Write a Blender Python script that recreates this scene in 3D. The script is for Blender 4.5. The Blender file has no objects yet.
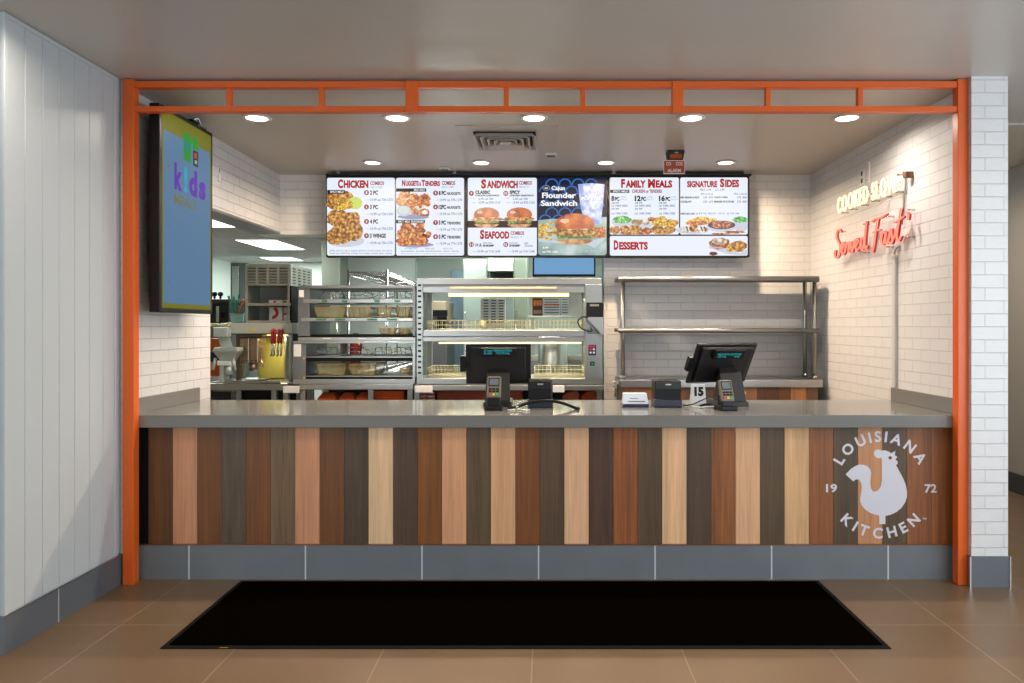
P_NICHE, P_DINING, P_TROFFER, TROFFER_E = 9.2, 6.0, 40.0, 4.0
NEON_W, NEON_R = 2.6, 2.0
W_STR, EXPO = 5.7, 0.0
import bpy, bmesh, math, random
from mathutils import Vector, Matrix
from mathutils.geometry import tessellate_polygon
random.seed(7)
SC = bpy.context.scene
COL = SC.collection
F, DC, EX, EY, EZ = 760.0, 4.0, 545.0, 327.0, 1.329   # focal length (px), camera distance, vanishing point, eye height

def at(px, py, Y):
    """photo pixel -> point at depth Y"""
    d = Y + DC
    return Vector(((px - EX) * d / F, Y, EZ - (py - EY) * d / F))
def wx(px, Y): return (px - EX) * (Y + DC) / F
def wz(py, Y): return EZ - (py - EY) * (Y + DC) / F

# ---------------------------------------------------------------- materials
def srgb(c):
    return tuple(((v/255.0)/12.92 if v/255.0 <= 0.04045 else ((v/255.0+0.055)/1.055)**2.4) for v in c) + (1.0,)
def new_mat(name):
    m = bpy.data.materials.new(name); m.use_nodes = True
    nt = m.node_tree; b = nt.nodes['Principled BSDF']
    return m, nt, b
MC = {}
def mat(name, rgb, rough=.5, metal=0., emit=0., alpha=None, noise=0., nscale=20., bump=0., spec=None, trans=0., aniso=None):
    if name in MC: return MC[name]
    m, nt, b = new_mat(name); MC[name] = m
    c = srgb(rgb)
    b.inputs['Base Color'].default_value = c
    b.inputs['Roughness'].default_value = rough
    b.inputs['Metallic'].default_value = metal
    if spec is not None: b.inputs['Specular IOR Level'].default_value = spec
    if trans:
        b.inputs['Transmission Weight'].default_value = trans
    if emit:
        b.inputs['Base Color'].default_value = (0.01, 0.01, 0.01, 1)
        b.inputs['Emission Color'].default_value = c
        b.inputs['Emission Strength'].default_value = emit
        b.inputs['Specular IOR Level'].default_value = 0.04
    if noise or bump:
        tc = nt.nodes.new('ShaderNodeTexCoord')
        n = nt.nodes.new('ShaderNodeTexNoise'); n.inputs['Scale'].default_value = nscale; n.inputs['Detail'].default_value = 5
        if aniso:
            mp = nt.nodes.new('ShaderNodeMapping'); mp.inputs['Scale'].default_value = aniso
            nt.links.new(tc.outputs['Object'], mp.inputs[0]); nt.links.new(mp.outputs[0], n.inputs['Vector'])
        else:
            nt.links.new(tc.outputs['Object'], n.inputs['Vector'])
        if noise:
            mx = nt.nodes.new('ShaderNodeMix'); mx.data_type = 'RGBA'
            mx.inputs['A'].default_value = tuple(v*(1-noise) for v in c[:3]) + (1,)
            mx.inputs['B'].default_value = tuple(min(1, v*(1+noise)) for v in c[:3]) + (1,)
            nt.links.new(n.outputs['Fac'], mx.inputs['Factor'])
            nt.links.new(mx.outputs['Result'], b.inputs['Base Color'])
        if bump:
            bp = nt.nodes.new('ShaderNodeBump'); bp.inputs['Strength'].default_value = bump; bp.inputs['Distance'].default_value = .002
            nt.links.new(n.outputs['Fac'], bp.inputs['Height']); nt.links.new(bp.outputs[0], b.inputs['Normal'])
    return m

def plane_vec(nt, axes, off=(0, 0)):
    g = nt.nodes.new('ShaderNodeNewGeometry'); s = nt.nodes.new('ShaderNodeSeparateXYZ'); c = nt.nodes.new('ShaderNodeCombineXYZ')
    nt.links.new(g.outputs['Position'], s.inputs[0])
    for i in (0, 1):
        a = nt.nodes.new('ShaderNodeMath'); a.operation = 'ADD'; a.inputs[1].default_value = off[i]
        nt.links.new(s.outputs['XYZ'.index(axes[i])], a.inputs[0]); nt.links.new(a.outputs[0], c.inputs[i])
    return c.outputs[0]

def brick_mat(name, axes, rgb, mortar, bw=.2032, rh=.0665, ms=.0035, off=(0, 0), offset=.5, rough=.42, dist=.004, noisy=.5, tone=.05):
    m, nt, b = new_mat(name)
    v = plane_vec(nt, axes, off)
    t = nt.nodes.new('ShaderNodeTexBrick'); t.offset = offset
    t.inputs['Scale'].default_value = 1; t.inputs['Brick Width'].default_value = bw; t.inputs['Row Height'].default_value = rh
    t.inputs['Mortar Size'].default_value = ms; t.inputs['Mortar Smooth'].default_value = .35
    c = srgb(rgb)
    t.inputs['Color1'].default_value = c; t.inputs['Color2'].default_value = tuple(x*(1-tone) for x in c[:3]) + (1,)
    t.inputs['Mortar'].default_value = srgb(mortar)
    nt.links.new(v, t.inputs['Vector']); nt.links.new(t.outputs['Color'], b.inputs['Base Color'])
    n = nt.nodes.new('ShaderNodeTexNoise'); n.inputs['Scale'].default_value = 28; n.inputs['Detail'].default_value = 6
    nt.links.new(v, n.inputs['Vector'])
    inv = nt.nodes.new('ShaderNodeMath'); inv.operation = 'MULTIPLY_ADD'; inv.inputs[1].default_value = -1; inv.inputs[2].default_value = 1
    nt.links.new(t.outputs['Fac'], inv.inputs[0])
    ad = nt.nodes.new('ShaderNodeMath'); ad.operation = 'MULTIPLY_ADD'; ad.inputs[1].default_value = noisy
    nt.links.new(n.outputs['Fac'], ad.inputs[0]); nt.links.new(inv.outputs[0], ad.inputs[2])
    bp = nt.nodes.new('ShaderNodeBump'); bp.inputs['Strength'].default_value = .9; bp.inputs['Distance'].default_value = dist
    nt.links.new(ad.outputs[0], bp.inputs['Height']); nt.links.new(bp.outputs[0], b.inputs['Normal'])
    b.inputs['Roughness'].default_value = rough
    return m

def tile_mat(name, axes, rgb, grout, bw, rh, ms, off, rough, var=.12, offset=0., nsc=3.0, spec=.5):
    m, nt, b = new_mat(name)
    v = plane_vec(nt, axes, off)
    t = nt.nodes.new('ShaderNodeTexBrick'); t.offset = offset
    t.inputs['Scale'].default_value = 1; t.inputs['Brick Width'].default_value = bw; t.inputs['Row Height'].default_value = rh
    t.inputs['Mortar Size'].default_value = ms; t.inputs['Mortar Smooth'].default_value = .1
    n = nt.nodes.new('ShaderNodeTexNoise'); n.inputs['Scale'].default_value = nsc; n.inputs['Detail'].default_value = 8; n.inputs['Roughness'].default_value = .65
    nt.links.new(v, n.inputs['Vector'])
    c = srgb(rgb)
    mx = nt.nodes.new('ShaderNodeMix'); mx.data_type = 'RGBA'
    mx.inputs['A'].default_value = tuple(x*(1-var) for x in c[:3]) + (1,); mx.inputs['B'].default_value = tuple(x*(1+var) for x in c[:3]) + (1,)
    nt.links.new(n.outputs['Fac'], mx.inputs['Factor'])
    nt.links.new(mx.outputs['Result'], t.inputs['Color1']); nt.links.new(mx.outputs['Result'], t.inputs['Color2'])
    t.inputs['Mortar'].default_value = srgb(grout)
    nt.links.new(v, t.inputs['Vector']); nt.links.new(t.outputs['Color'], b.inputs['Base Color'])
    rr = nt.nodes.new('ShaderNodeMath'); rr.operation = 'MULTIPLY_ADD'; rr.inputs[1].default_value = .15; rr.inputs[2].default_value = rough-.07
    nt.links.new(n.outputs['Fac'], rr.inputs[0]); nt.links.new(rr.outputs[0], b.inputs['Roughness'])
    bp = nt.nodes.new('ShaderNodeBump'); bp.inputs['Strength'].default_value = .5; bp.inputs['Distance'].default_value = .001; bp.invert = True
    nt.links.new(t.outputs['Fac'], bp.inputs['Height']); nt.links.new(bp.outputs[0], b.inputs['Normal'])
    b.inputs['Specular IOR Level'].default_value = spec
    return m

def wood_mat(name, rgb, seed, contrast=.28):
    """vertical grain veneer"""
    m, nt, b = new_mat(name)
    g = nt.nodes.new('ShaderNodeNewGeometry'); mp = nt.nodes.new('ShaderNodeMapping')
    mp.inputs['Location'].default_value = (seed*3.1, 0, seed*1.7); mp.inputs['Scale'].default_value = (95, 1, 3.2)
    nt.links.new(g.outputs['Position'], mp.inputs[0])
    n = nt.nodes.new('ShaderNodeTexNoise'); n.inputs['Scale'].default_value = 1; n.inputs['Detail'].default_value = 6; n.inputs['Distortion'].default_value = .5
    nt.links.new(mp.outputs[0], n.inputs['Vector'])
    mp2 = nt.nodes.new('ShaderNodeMapping'); mp2.inputs['Location'].default_value = (seed*5.3, 0, seed); mp2.inputs['Scale'].default_value = (17, 1, .5)
    nt.links.new(g.outputs['Position'], mp2.inputs[0])
    n2 = nt.nodes.new('ShaderNodeTexNoise'); n2.inputs['Scale'].default_value = 1; n2.inputs['Detail'].default_value = 3
    nt.links.new(mp2.outputs[0], n2.inputs['Vector'])
    ad = nt.nodes.new('ShaderNodeMath'); ad.operation = 'ADD'; nt.links.new(n.outputs['Fac'], ad.inputs[0]); nt.links.new(n2.outputs['Fac'], ad.inputs[1])
    mr = nt.nodes.new('ShaderNodeMapRange'); mr.inputs['From Min'].default_value = .65; mr.inputs['From Max'].default_value = 1.35
    nt.links.new(ad.outputs[0], mr.inputs['Value'])
    c = srgb(rgb)
    mx = nt.nodes.new('ShaderNodeMix'); mx.data_type = 'RGBA'
    mx.inputs['A'].default_value = tuple(x*(1-contrast) for x in c[:3]) + (1,)
    mx.inputs['B'].default_value = tuple(min(1, x*(1+contrast)) for x in c[:3]) + (1,)
    nt.links.new(mr.outputs[0], mx.inputs['Factor']); nt.links.new(mx.outputs['Result'], b.inputs['Base Color'])
    b.inputs['Roughness'].default_value = .5
    bp = nt.nodes.new('ShaderNodeBump'); bp.inputs['Strength'].default_value = .25; bp.inputs['Distance'].default_value = .001
    nt.links.new(n.outputs['Fac'], bp.inputs['Height']); nt.links.new(bp.outputs[0], b.inputs['Normal'])
    return m

def steel_mat(name, rgb, rough=.28, axis=(2, 2, 60), amt=.12):
    """brushed stainless"""
    m, nt, b = new_mat(name); MC[name] = m
    tc = nt.nodes.new('ShaderNodeTexCoord'); mp = nt.nodes.new('ShaderNodeMapping'); mp.inputs['Scale'].default_value = axis
    nt.links.new(tc.outputs['Object'], mp.inputs[0])
    n = nt.nodes.new('ShaderNodeTexNoise'); n.inputs['Scale'].default_value = 3; n.inputs['Detail'].default_value = 4
    nt.links.new(mp.outputs[0], n.inputs['Vector'])
    mr = nt.nodes.new('ShaderNodeMapRange'); mr.inputs['To Min'].default_value = rough-amt/2; mr.inputs['To Max'].default_value = rough+amt
    nt.links.new(n.outputs['Fac'], mr.inputs['Value']); nt.links.new(mr.outputs[0], b.inputs['Roughness'])
    b.inputs['Base Color'].default_value = srgb(rgb); b.inputs['Metallic'].default_value = 1
    return m

def food_mat(name, dark, mid, light, scale=60., emit=1.):
    """picture of fried food shown on a lit screen"""
    m, nt, b = new_mat(name); MC[name] = m
    tc = nt.nodes.new('ShaderNodeTexCoord')
    n = nt.nodes.new('ShaderNodeTexNoise'); n.inputs['Scale'].default_value = scale; n.inputs['Detail'].default_value = 4
    v = nt.nodes.new('ShaderNodeTexVoronoi'); v.inputs['Scale'].default_value = scale*.8
    nt.links.new(tc.outputs['Object'], n.inputs['Vector']); nt.links.new(tc.outputs['Object'], v.inputs['Vector'])
    ad = nt.nodes.new('ShaderNodeMath'); ad.operation = 'MULTIPLY_ADD'; ad.inputs[1].default_value = -.35
    nt.links.new(v.outputs['Distance'], ad.inputs[0]); nt.links.new(n.outputs['Fac'], ad.inputs[2])
    r = nt.nodes.new('ShaderNodeValToRGB'); e = r.color_ramp.elements
    e[0].position = .2; e[0].color = srgb(dark); e[1].position = .55; e[1].color = srgb(light)
    k = e.new(.36); k.color = srgb(mid)
    nt.links.new(ad.outputs[0], r.inputs[0])
    b.inputs['Base Color'].default_value = (.01, .01, .01, 1)
    nt.links.new(r.outputs[0], b.inputs['Emission Color']); b.inputs['Emission Strength'].default_value = emit
    return m

# ---------------------------------------------------------------- mesh builder
def frame_matrix(o, u, v):
    u = Vector(u).normalized(); v = Vector(v).normalized(); n = u.cross(v)
    return Matrix(((u.x, v.x, n.x, o[0]), (u.y, v.y, n.y, o[1]), (u.z, v.z, n.z, o[2]), (0, 0, 0, 1)))
class MB:
    def __init__(self): self.bm = bmesh.new(); self.mats = []
    def _mi(self, m):
        if m not in self.mats: self.mats.append(m)
        return self.mats.index(m)
    def _take(self, tmp, m, M=None, smooth=False):
        if M is not None: tmp.transform(M)
        i = self._mi(m)
        for f in tmp.faces: f.material_index = i; f.smooth = smooth
        me = bpy.data.meshes.new('t'); tmp.to_mesh(me); tmp.free(); self.bm.from_mesh(me); bpy.data.meshes.remove(me)
    def box(self, x0, x1, y0, y1, z0, z1, m, bev=.0, seg=2, M=None):
        t = bmesh.new(); bmesh.ops.create_cube(t, size=1)
        for v in t.verts:
            v.co = Vector(((x0+x1)/2+v.co.x*(x1-x0), (y0+y1)/2+v.co.y*(y1-y0), (z0+z1)/2+v.co.z*(z1-z0)))
        if bev: bmesh.ops.bevel(t, geom=list(t.edges), offset=bev, segments=seg, affect='EDGES', profile=.5)
        self._take(t, m, M); return self
    def cyl(self, p0, p1, r, m, seg=20, r2=None, caps=True, M=None, bev=0):
        p0 = Vector(p0); p1 = Vector(p1); d = p1-p0; t = bmesh.new()
        bmesh.ops.create_cone(t, cap_ends=caps, segments=seg, radius1=r, radius2=r if r2 is None else r2, depth=d.length)
        R = d.to_track_quat('Z', 'Y').to_matrix().to_4x4()
        t.transform(Matrix.Translation((p0+p1)/2) @ R)
        i = self._mi(m)
        if M is not None: t.transform(M)
        for f in t.faces: f.material_index = i; f.smooth = len(f.verts) == 4
        me = bpy.data.meshes.new('t'); t.to_mesh(me); t.free(); self.bm.from_mesh(me); bpy.data.meshes.remove(me); return self
    def tube(self, pts, r, m, seg=8, smooth_n=0, M=None, closed=False):
        P = [Vector(p) for p in pts]
        if smooth_n: P = catmull(P, smooth_n)
        t = bmesh.new(); rings = []; up = None
        for i, p in enumerate(P):
            d = (P[min(i+1, len(P)-1)]-P[max(i-1, 0)])
            if d.length < 1e-9: d = Vector((0, 0, 1))
            d.normalize()
            if up is None: up = d.orthogonal().normalized()
            up = (up - d*up.dot(d))
            if up.length < 1e-6: up = d.orthogonal()
            up.normalize(); w = d.cross(up)
            rings.append([t.verts.new(p+(up*math.cos(a)+w*math.sin(a))*r) for a in [2*math.pi*k/seg for k in range(seg)]])
        for a, b in zip(rings, rings[1:]):
            for k in range(seg): t.faces.new((a[k], a[(k+1) % seg], b[(k+1) % seg], b[k]))
        t.faces.new(list(reversed(rings[0]))); t.faces.new(rings[-1])
        self._take(t, m, M, True); return self
    def lathe(self, prof, m, seg=32, M=None, smooth=True, caps=True):
        t = bmesh.new(); rings = []
        for r, z in prof: rings.append([t.verts.new((max(r, 1e-5)*math.cos(2*math.pi*k/seg), max(r, 1e-5)*math.sin(2*math.pi*k/seg), z)) for k in range(seg)])
        for a, b in zip(rings, rings[1:]):
            for k in range(seg): t.faces.new((a[k], a[(k+1) % seg], b[(k+1) % seg], b[k]))
        if caps: t.faces.new(list(reversed(rings[0]))); t.faces.new(rings[-1])
        bmesh.ops.recalc_face_normals(t, faces=t.faces)
        self._take(t, m, M, smooth); return self
    def prism(self, poly, depth, m, M=None, bev=0.):
        """poly in local xy, extruded 0..depth on z"""
        t = bmesh.new(); vs = [t.verts.new((x, y, 0)) for x, y in poly]
        if not depth and len(poly) > 4:
            for a, b_, c in tessellate_polygon([[Vector((x, y, 0)) for x, y in poly]]):
                try: t.faces.new((vs[a], vs[b_], vs[c]))
                except ValueError: pass
            self._take(t, m, M); return self
        f = t.faces.new(vs)
        if depth:
            r = bmesh.ops.extrude_face_region(t, geom=[f])
            for v in [g for g in r['geom'] if isinstance(g, bmesh.types.BMVert)]: v.co.z += depth
            bmesh.ops.recalc_face_normals(t, faces=t.faces)
            if bev: bmesh.ops.bevel(t, geom=list(t.edges), offset=bev, segments=2, affect='EDGES', profile=.5)
        bmesh.ops.triangulate(t, faces=[f for f in t.faces if len(f.verts) > 4], ngon_method='EAR_CLIP')
        self._take(t, m, M); return self
    def quad(self, pts, m):
        t = bmesh.new(); t.faces.new([t.verts.new(p) for p in pts]); self._take(t, m); return self
    def mesh(self, me, m, M):
        t = bmesh.new(); t.from_mesh(me); self._take(t, m, M); return self
    def hexa(self, bot, top, m, bev=0.):
        t = bmesh.new(); b = [t.verts.new(p) for p in bot]; u = [t.verts.new(p) for p in top]; n = len(b)
        t.faces.new(list(reversed(b))); t.faces.new(u)
        for k in range(n): t.faces.new((b[k], b[(k+1) % n], u[(k+1) % n], u[k]))
        bmesh.ops.recalc_face_normals(t, faces=t.faces)
        if bev: bmesh.ops.bevel(t, geom=list(t.edges), offset=bev, segments=2, affect='EDGES', profile=.5)
        self._take(t, m); return self
    def build(self, name, parent=None, world=True):
        """world=True: geometry given in world coordinates, moved into the root's frame"""
        me = bpy.data.meshes.new(name)
        if parent is not None and world:
            r = parent
            while r.parent: r = r.parent
            self.bm.transform(Matrix.Translation(-r.location))
        self.bm.to_mesh(me); self.bm.free()
        for m in self.mats: me.materials.append(m)
        o = bpy.data.objects.new(name, me); COL.objects.link(o)
        if parent is not None: o.parent = parent
        return o
def catmull(P, n):
    out = []
    for i in range(len(P)-1):
        a = P[max(i-1, 0)]; b = P[i]; c = P[i+1]; d = P[min(i+2, len(P)-1)]
        for k in range(n):
            t = k/n
            out.append(.5*((2*b)+(c-a)*t+(2*a-5*b+4*c-d)*t*t+(3*b-a-3*c+d)*t*t*t))
    out.append(P[-1]); return out

def tag(o, label=None, cat=None, group=None, kind=None):
    if label: o['label'] = label
    if cat: o['category'] = cat
    if group: o['group'] = group
    if kind: o['kind'] = kind
    return o
def thing(name, label, cat, loc=(0, 0, 0), rz=0, group=None):
    o = bpy.data.objects.new(name, None); COL.objects.link(o); o.empty_display_size = .05
    o.location = loc; o.rotation_euler = (0, 0, rz)
    return tag(o, label, cat, group)
def struct(mb, name): return tag(mb.build(name), kind='structure')
def copy_tree(o, parent=None):
    c = o.copy(); COL.objects.link(c)
    if parent is not None: c.parent = parent
    for ch in list(o.children): copy_tree(ch, c)
    return c

TXT = {}
def text_mesh(s, off=0., spacing=1., outline=0.):
    k = (s, off, spacing, outline)
    if k in TXT: return TXT[k]
    c = bpy.data.curves.new('t', 'FONT'); c.body = s; c.size = 1; c.offset = off; c.space_character = spacing; c.resolution_u = 3
    if outline:
        c.fill_mode = 'NONE'; c.bevel_depth = outline; c.bevel_resolution = 1; c.resolution_u = 4
    o = bpy.data.objects.new('t', c); COL.objects.link(o)
    dg = bpy.context.evaluated_depsgraph_get(); dg.update()
    me = bpy.data.meshes.new_from_object(o.evaluated_get(dg))
    bpy.data.objects.remove(o); bpy.data.curves.remove(c)
    xs = [v.co.x for v in me.vertices]; ys = [v.co.y for v in me.vertices]
    TXT[k] = (me, min(xs), max(xs), min(ys), max(ys)); return TXT[k]
def put_text(mb, s, m, M, x0, x1, y0, y1, off=.02, z=0., spacing=1.):
    """fit the string's ink box to x0..x1, y0..y1 of frame M"""
    me, a, b, c, d = text_mesh(s, off, spacing)
    sx = (x1-x0)/(b-a); sy = (y1-y0)/(d-c)
    mb.mesh(me, m, M @ Matrix.Translation((x0-a*sx, y0-c*sy, z)) @ Matrix.Diagonal((sx, sy, 1, 1)))
def circle_pts(cx, cy, rx, ry=None, n=24, a0=0, a1=2*math.pi):
    ry = rx if ry is None else ry
    full = abs(a1-a0-2*math.pi) < 1e-6
    return [(cx+rx*math.cos(a0+(a1-a0)*k/(n if full else n-1)), cy+ry*math.sin(a0+(a1-a0)*k/(n if full else n-1))) for k in range(n)]
def rrect(x0, x1, y0, y1, r, n=5):
    p = []
    for cx, cy, a in ((x1-r, y1-r, 0), (x0+r, y1-r, 90), (x0+r, y0+r, 180), (x1-r, y0+r, 270)):
        for k in range(n+1):
            t = math.radians(a+90*k/n); p.append((cx+r*math.cos(t), cy+r*math.sin(t)))
    return p
def blob(cx, cy, rx, ry, rng, n=28, rough=.1):
    ph = [rng.uniform(0, 6.28) for _ in range(4)]
    p = []
    for k in range(n):
        a = 2*math.pi*k/n
        w = 1+rough*(math.sin(3*a+ph[0])*.5+math.sin(5*a+ph[1])*.5+math.sin(8*a+ph[2])*.45+math.sin(11*a+ph[3])*.35)
        p.append((cx+rx*w*math.cos(a), cy+ry*w*math.sin(a)))
    return p
XZ = lambda Y: frame_matrix((0, Y, 0), (1, 0, 0), (0, 0, 1))   # local x->X, y->Z, z->-Y (towards the camera)

STEEL = steel_mat('brushed_steel', (178, 178, 174), .3)
STEELV = steel_mat('brushed_steel_upright', (172, 174, 170), .3, axis=(40, 40, 2))
STEELD = steel_mat('dull_steel', (144, 144, 146), .38)
CHROME = mat('chrome', (215, 215, 215), .15, 1)
BLACK = mat('black_plastic', (15, 15, 16), .42, spec=.3)
BLACKM = mat('matt_black', (10, 10, 10), .65, spec=.2)
DARK = mat('dark_grey_plastic', (45, 46, 48), .45)
WHITEP = mat('white_plastic', (225, 225, 222), .4)
PAPER = mat('white_paper', (235, 235, 230), .7)
ORANGE = mat('orange_paint', (222, 97, 30), .36, noise=.05, nscale=6)
def food_mat_plain(name):
    if name in MC: return MC[name]
    return mat(name, (226, 110, 44), .55, noise=.35, nscale=40)
# ================================================================= the setting
CEIL, NC = 2.61, 2.58           # dining ceiling, niche ceiling
XW = 2.18                       # half width of the niche
BW = 2.25                       # back wall of the niche
HB = 2.09                       # underside of the header over the kitchen opening
br_x = brick_mat('painted_brick_facing_room', 'XZ', (244, 240, 234), (226, 222, 216), ms=.0026, tone=.02, dist=.005)  # back wall brick lightened to make up for weak light there
br_y = brick_mat('painted_brick_side', 'YZ', (212, 212, 211), (188, 188, 187), ms=.0026, tone=.02, dist=.005)  # same brick, darkened where the downlights make the side walls too bright
br_xc = brick_mat('painted_brick_column', 'XZ', (222, 221, 220), (211, 211, 211), off=(.0, 0), bw=.1955, dist=.0045, noisy=.8, ms=.0026, tone=.02)
ceil_m = mat('ceiling_paint', (200, 197, 190), .33, spec=.45, noise=.03, nscale=1.5)
ceil_m2 = mat('niche_ceiling_paint', (196, 190, 180), .38, spec=.4)
floor_m = tile_mat('porcelain_floor', 'XY', (115, 93, 69), (144, 122, 96), .6137, .62, .0032, (1.2785+.6137*10, .61+6.2), .36, var=.16)
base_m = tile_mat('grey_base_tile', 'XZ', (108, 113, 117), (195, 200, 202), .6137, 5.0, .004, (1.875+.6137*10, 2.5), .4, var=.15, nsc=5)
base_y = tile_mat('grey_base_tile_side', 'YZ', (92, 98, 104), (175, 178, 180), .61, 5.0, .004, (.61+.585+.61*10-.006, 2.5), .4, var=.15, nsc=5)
plain_wall = mat('grey_wall_paint', (168, 164, 156), .5)
kitchen_floor_m = tile_mat('quarry_tile_floor', 'XY', (110, 70, 55), (90, 80, 72), .15, .15, .004, (10, 10), .5)
kitchen_wall_m = mat('washable_wall_panel', (226, 236, 230), .4)
kitchen_ceil_m = tile_mat('lay_in_ceiling_tile', 'XY', (178, 180, 176), (200, 202, 198), .61, 1.22, .012, (20, 20), .8, var=.04, nsc=40)

# floors
struct(MB().box(-6.2, 3.9, -7.2, 2.25, -.06, 0, floor_m), 'floor')
struct(MB().box(-6.2, 3.9, 2.25, 9.6, -.06, 0.0, kitchen_floor_m), 'floor_kitchen')
# ceilings
b = MB()
b.box(-6.2, 3.9, -7.2, -.005, CEIL, CEIL+.1, ceil_m)
b.box(2.18, 3.9, -.005, 6.4, CEIL, CEIL+.1, ceil_m)
struct(b, 'ceiling')
struct(MB().box(-XW-.02, XW+.02, -.005, BW+.02, NC, CEIL+.1, ceil_m2), 'ceiling_niche')
struct(MB().box(-6.2, XW+.1, BW+.2, 9.6, 2.44, 2.5, kitchen_ceil_m), 'ceiling_kitchen')
struct(MB().box(-6.2, -2.371, .96, BW+.2, 2.44, 2.5, kitchen_ceil_m), 'ceiling_kitchen_side')
# right wall of the niche with its end column
def mixed_wall(mb, x0, x1, y0, y1, z0, z1, mx, my):
    """box whose faces along Y use my and faces along X use mx"""
    t = bmesh.new(); bmesh.ops.create_cube(t, size=1)
    for v in t.verts: v.co = Vector(((x0+x1)/2+v.co.x*(x1-x0), (y0+y1)/2+v.co.y*(y1-y0), (z0+z1)/2+v.co.z*(z1-z0)))
    t.normal_update()
    i, j = mb._mi(mx), mb._mi(my)
    for f in t.faces: f.material_index = j if abs(f.normal.x) > .5 else i
    me = bpy.data.meshes.new('t'); t.to_mesh(me); t.free(); mb.bm.from_mesh(me); bpy.data.meshes.remove(me)
    return mb
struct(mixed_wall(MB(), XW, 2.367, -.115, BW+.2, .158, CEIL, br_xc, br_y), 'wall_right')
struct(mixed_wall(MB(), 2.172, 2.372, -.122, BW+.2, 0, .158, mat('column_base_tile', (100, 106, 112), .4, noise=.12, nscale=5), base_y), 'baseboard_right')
cr = MB()
cr.box(2.166, 2.173, -.127, -.118, 0, .157, CHROME); cr.box(2.3695, 2.3765, -.127, -.118, 0, .157, CHROME)
struct(cr, 'trim_1')
# left wall of the niche : brick, with opening to the kitchen behind Y=.95
w = MB()
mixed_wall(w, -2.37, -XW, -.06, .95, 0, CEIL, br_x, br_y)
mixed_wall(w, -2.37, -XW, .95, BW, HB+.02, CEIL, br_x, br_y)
struct(w, 'wall_left')
struct(MB().box(-2.37, -2.178, .951, BW, HB+.003, HB+.02, STEELD), 'trim_2')
# back wall: header over the opening + full pier
w = MB()
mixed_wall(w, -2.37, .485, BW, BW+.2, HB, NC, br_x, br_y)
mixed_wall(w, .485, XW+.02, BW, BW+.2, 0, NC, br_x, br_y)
struct(w, 'wall_back')
# white panelled stub wall of the dining room
shp = mat('white_panelling', (186, 194, 198), .38, spec=.45)
w = MB()
w.box(-2.6, -2.2, -.905, -.06, .158, CEIL, shp)
y = -.905
while y < -.14:
    y1 = min(y+.1135, -.125)
    w.box(-2.205, -2.1955, y+.0018, y1-.0018, .158, CEIL-.001, shp, .0014, 1)
    y += .1135
x = -2.6
while x < -2.21:
    w.box(x+.002, min(x+.1135, -2.2)-.002, -.9145, -.904, .158, CEIL-.001, shp, .0014, 1); x += .1135
w.box(-2.21, -2.190, -.128, -.104, .158, CEIL-.002, shp, .002)
w.box(-2.205, -2.1905, -.905, -.12, CEIL-.022, CEIL-.002, shp, .002)
w.box(-2.204, -2.189, -.921, -.9, .158, CEIL-.002, shp, .002)
struct(w, 'wall_stub')
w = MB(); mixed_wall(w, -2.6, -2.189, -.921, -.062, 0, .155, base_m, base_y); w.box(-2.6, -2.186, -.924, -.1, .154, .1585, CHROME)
struct(w, 'baseboard_left')
# dining room: outer walls
w = MB(); w.box(3.78, 3.9, -.9, 6.4, .155, CEIL, plain_wall); w.box(3.78, 3.9, -7.2, -.9, .155, .45, plain_wall); w.box(3.78, 3.9, -7.2, -.9, 2.4, CEIL, plain_wall); w.box(3.78, 3.9, -7.2, -6.7, .45, 2.4, plain_wall)
struct(w, 'wall_corridor')
struct(MB().box(3.765, 3.9, -7.2, 6.4, 0, .155, mat('dark_corridor_base', (58, 60, 62), .4)), 'baseboard_corridor')
struct(MB().box(2.367, 3.9, 6.3, 6.4, 0, CEIL, plain_wall), 'wall_corridor_end')
struct(MB().box(2.372, 3.78, .78, .80, CEIL-.008, CEIL, mat('white_trim', (225, 225, 225), .4)), 'trim_3')
struct(MB().box(-6.2, -6.1, -7.2, 9.6, 0, CEIL, plain_wall), 'wall_dining')
struct(MB().box(-6.2, -2.36, .84, .96, 0, CEIL, plain_wall), 'wall_dining_back')
# storefront behind the camera: low sill, header, mullions and panes
fr = mat('bronze_window_frame', (60, 56, 52), .4, .6)
w = MB(); w.box(-6.2, 3.9, -7.2, -7.05, 0, .45, plain_wall); w.box(-6.2, 3.9, -7.2, -7.05, 2.4, CEIL, plain_wall)
w.box(-1.95, 1.95, -7.2, -7.05, .45, 2.4, plain_wall)  # unseen solid middle, added to keep window glare off the steel
struct(w, 'wall_storefront')
w = MB()
for k in range(7):
    xx = -6.1+k*1.64; w.box(xx-.03, xx+.03, -7.17, -7.08, .45, 2.4, fr, .004)
w.box(-6.2, 3.9, -7.17, -7.08, .45, .5, fr); w.box(-6.2, 3.9, -7.17, -7.08, 2.35, 2.4, fr)
struct(w, 'window_1')
w = MB()  # unseen side glazing, added so daylight reaches the stub wall
for k in range(5):
    yy = -6.7+k*1.45; w.box(3.79, 3.87, yy-.03, yy+.03, .45, 2.4, fr, .004)
w.box(3.79, 3.87, -6.7, -.9, .45, .5, fr); w.box(3.79, 3.87, -6.7, -.9, 2.35, 2.4, fr)
struct(w, 'window_2_added')
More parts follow.
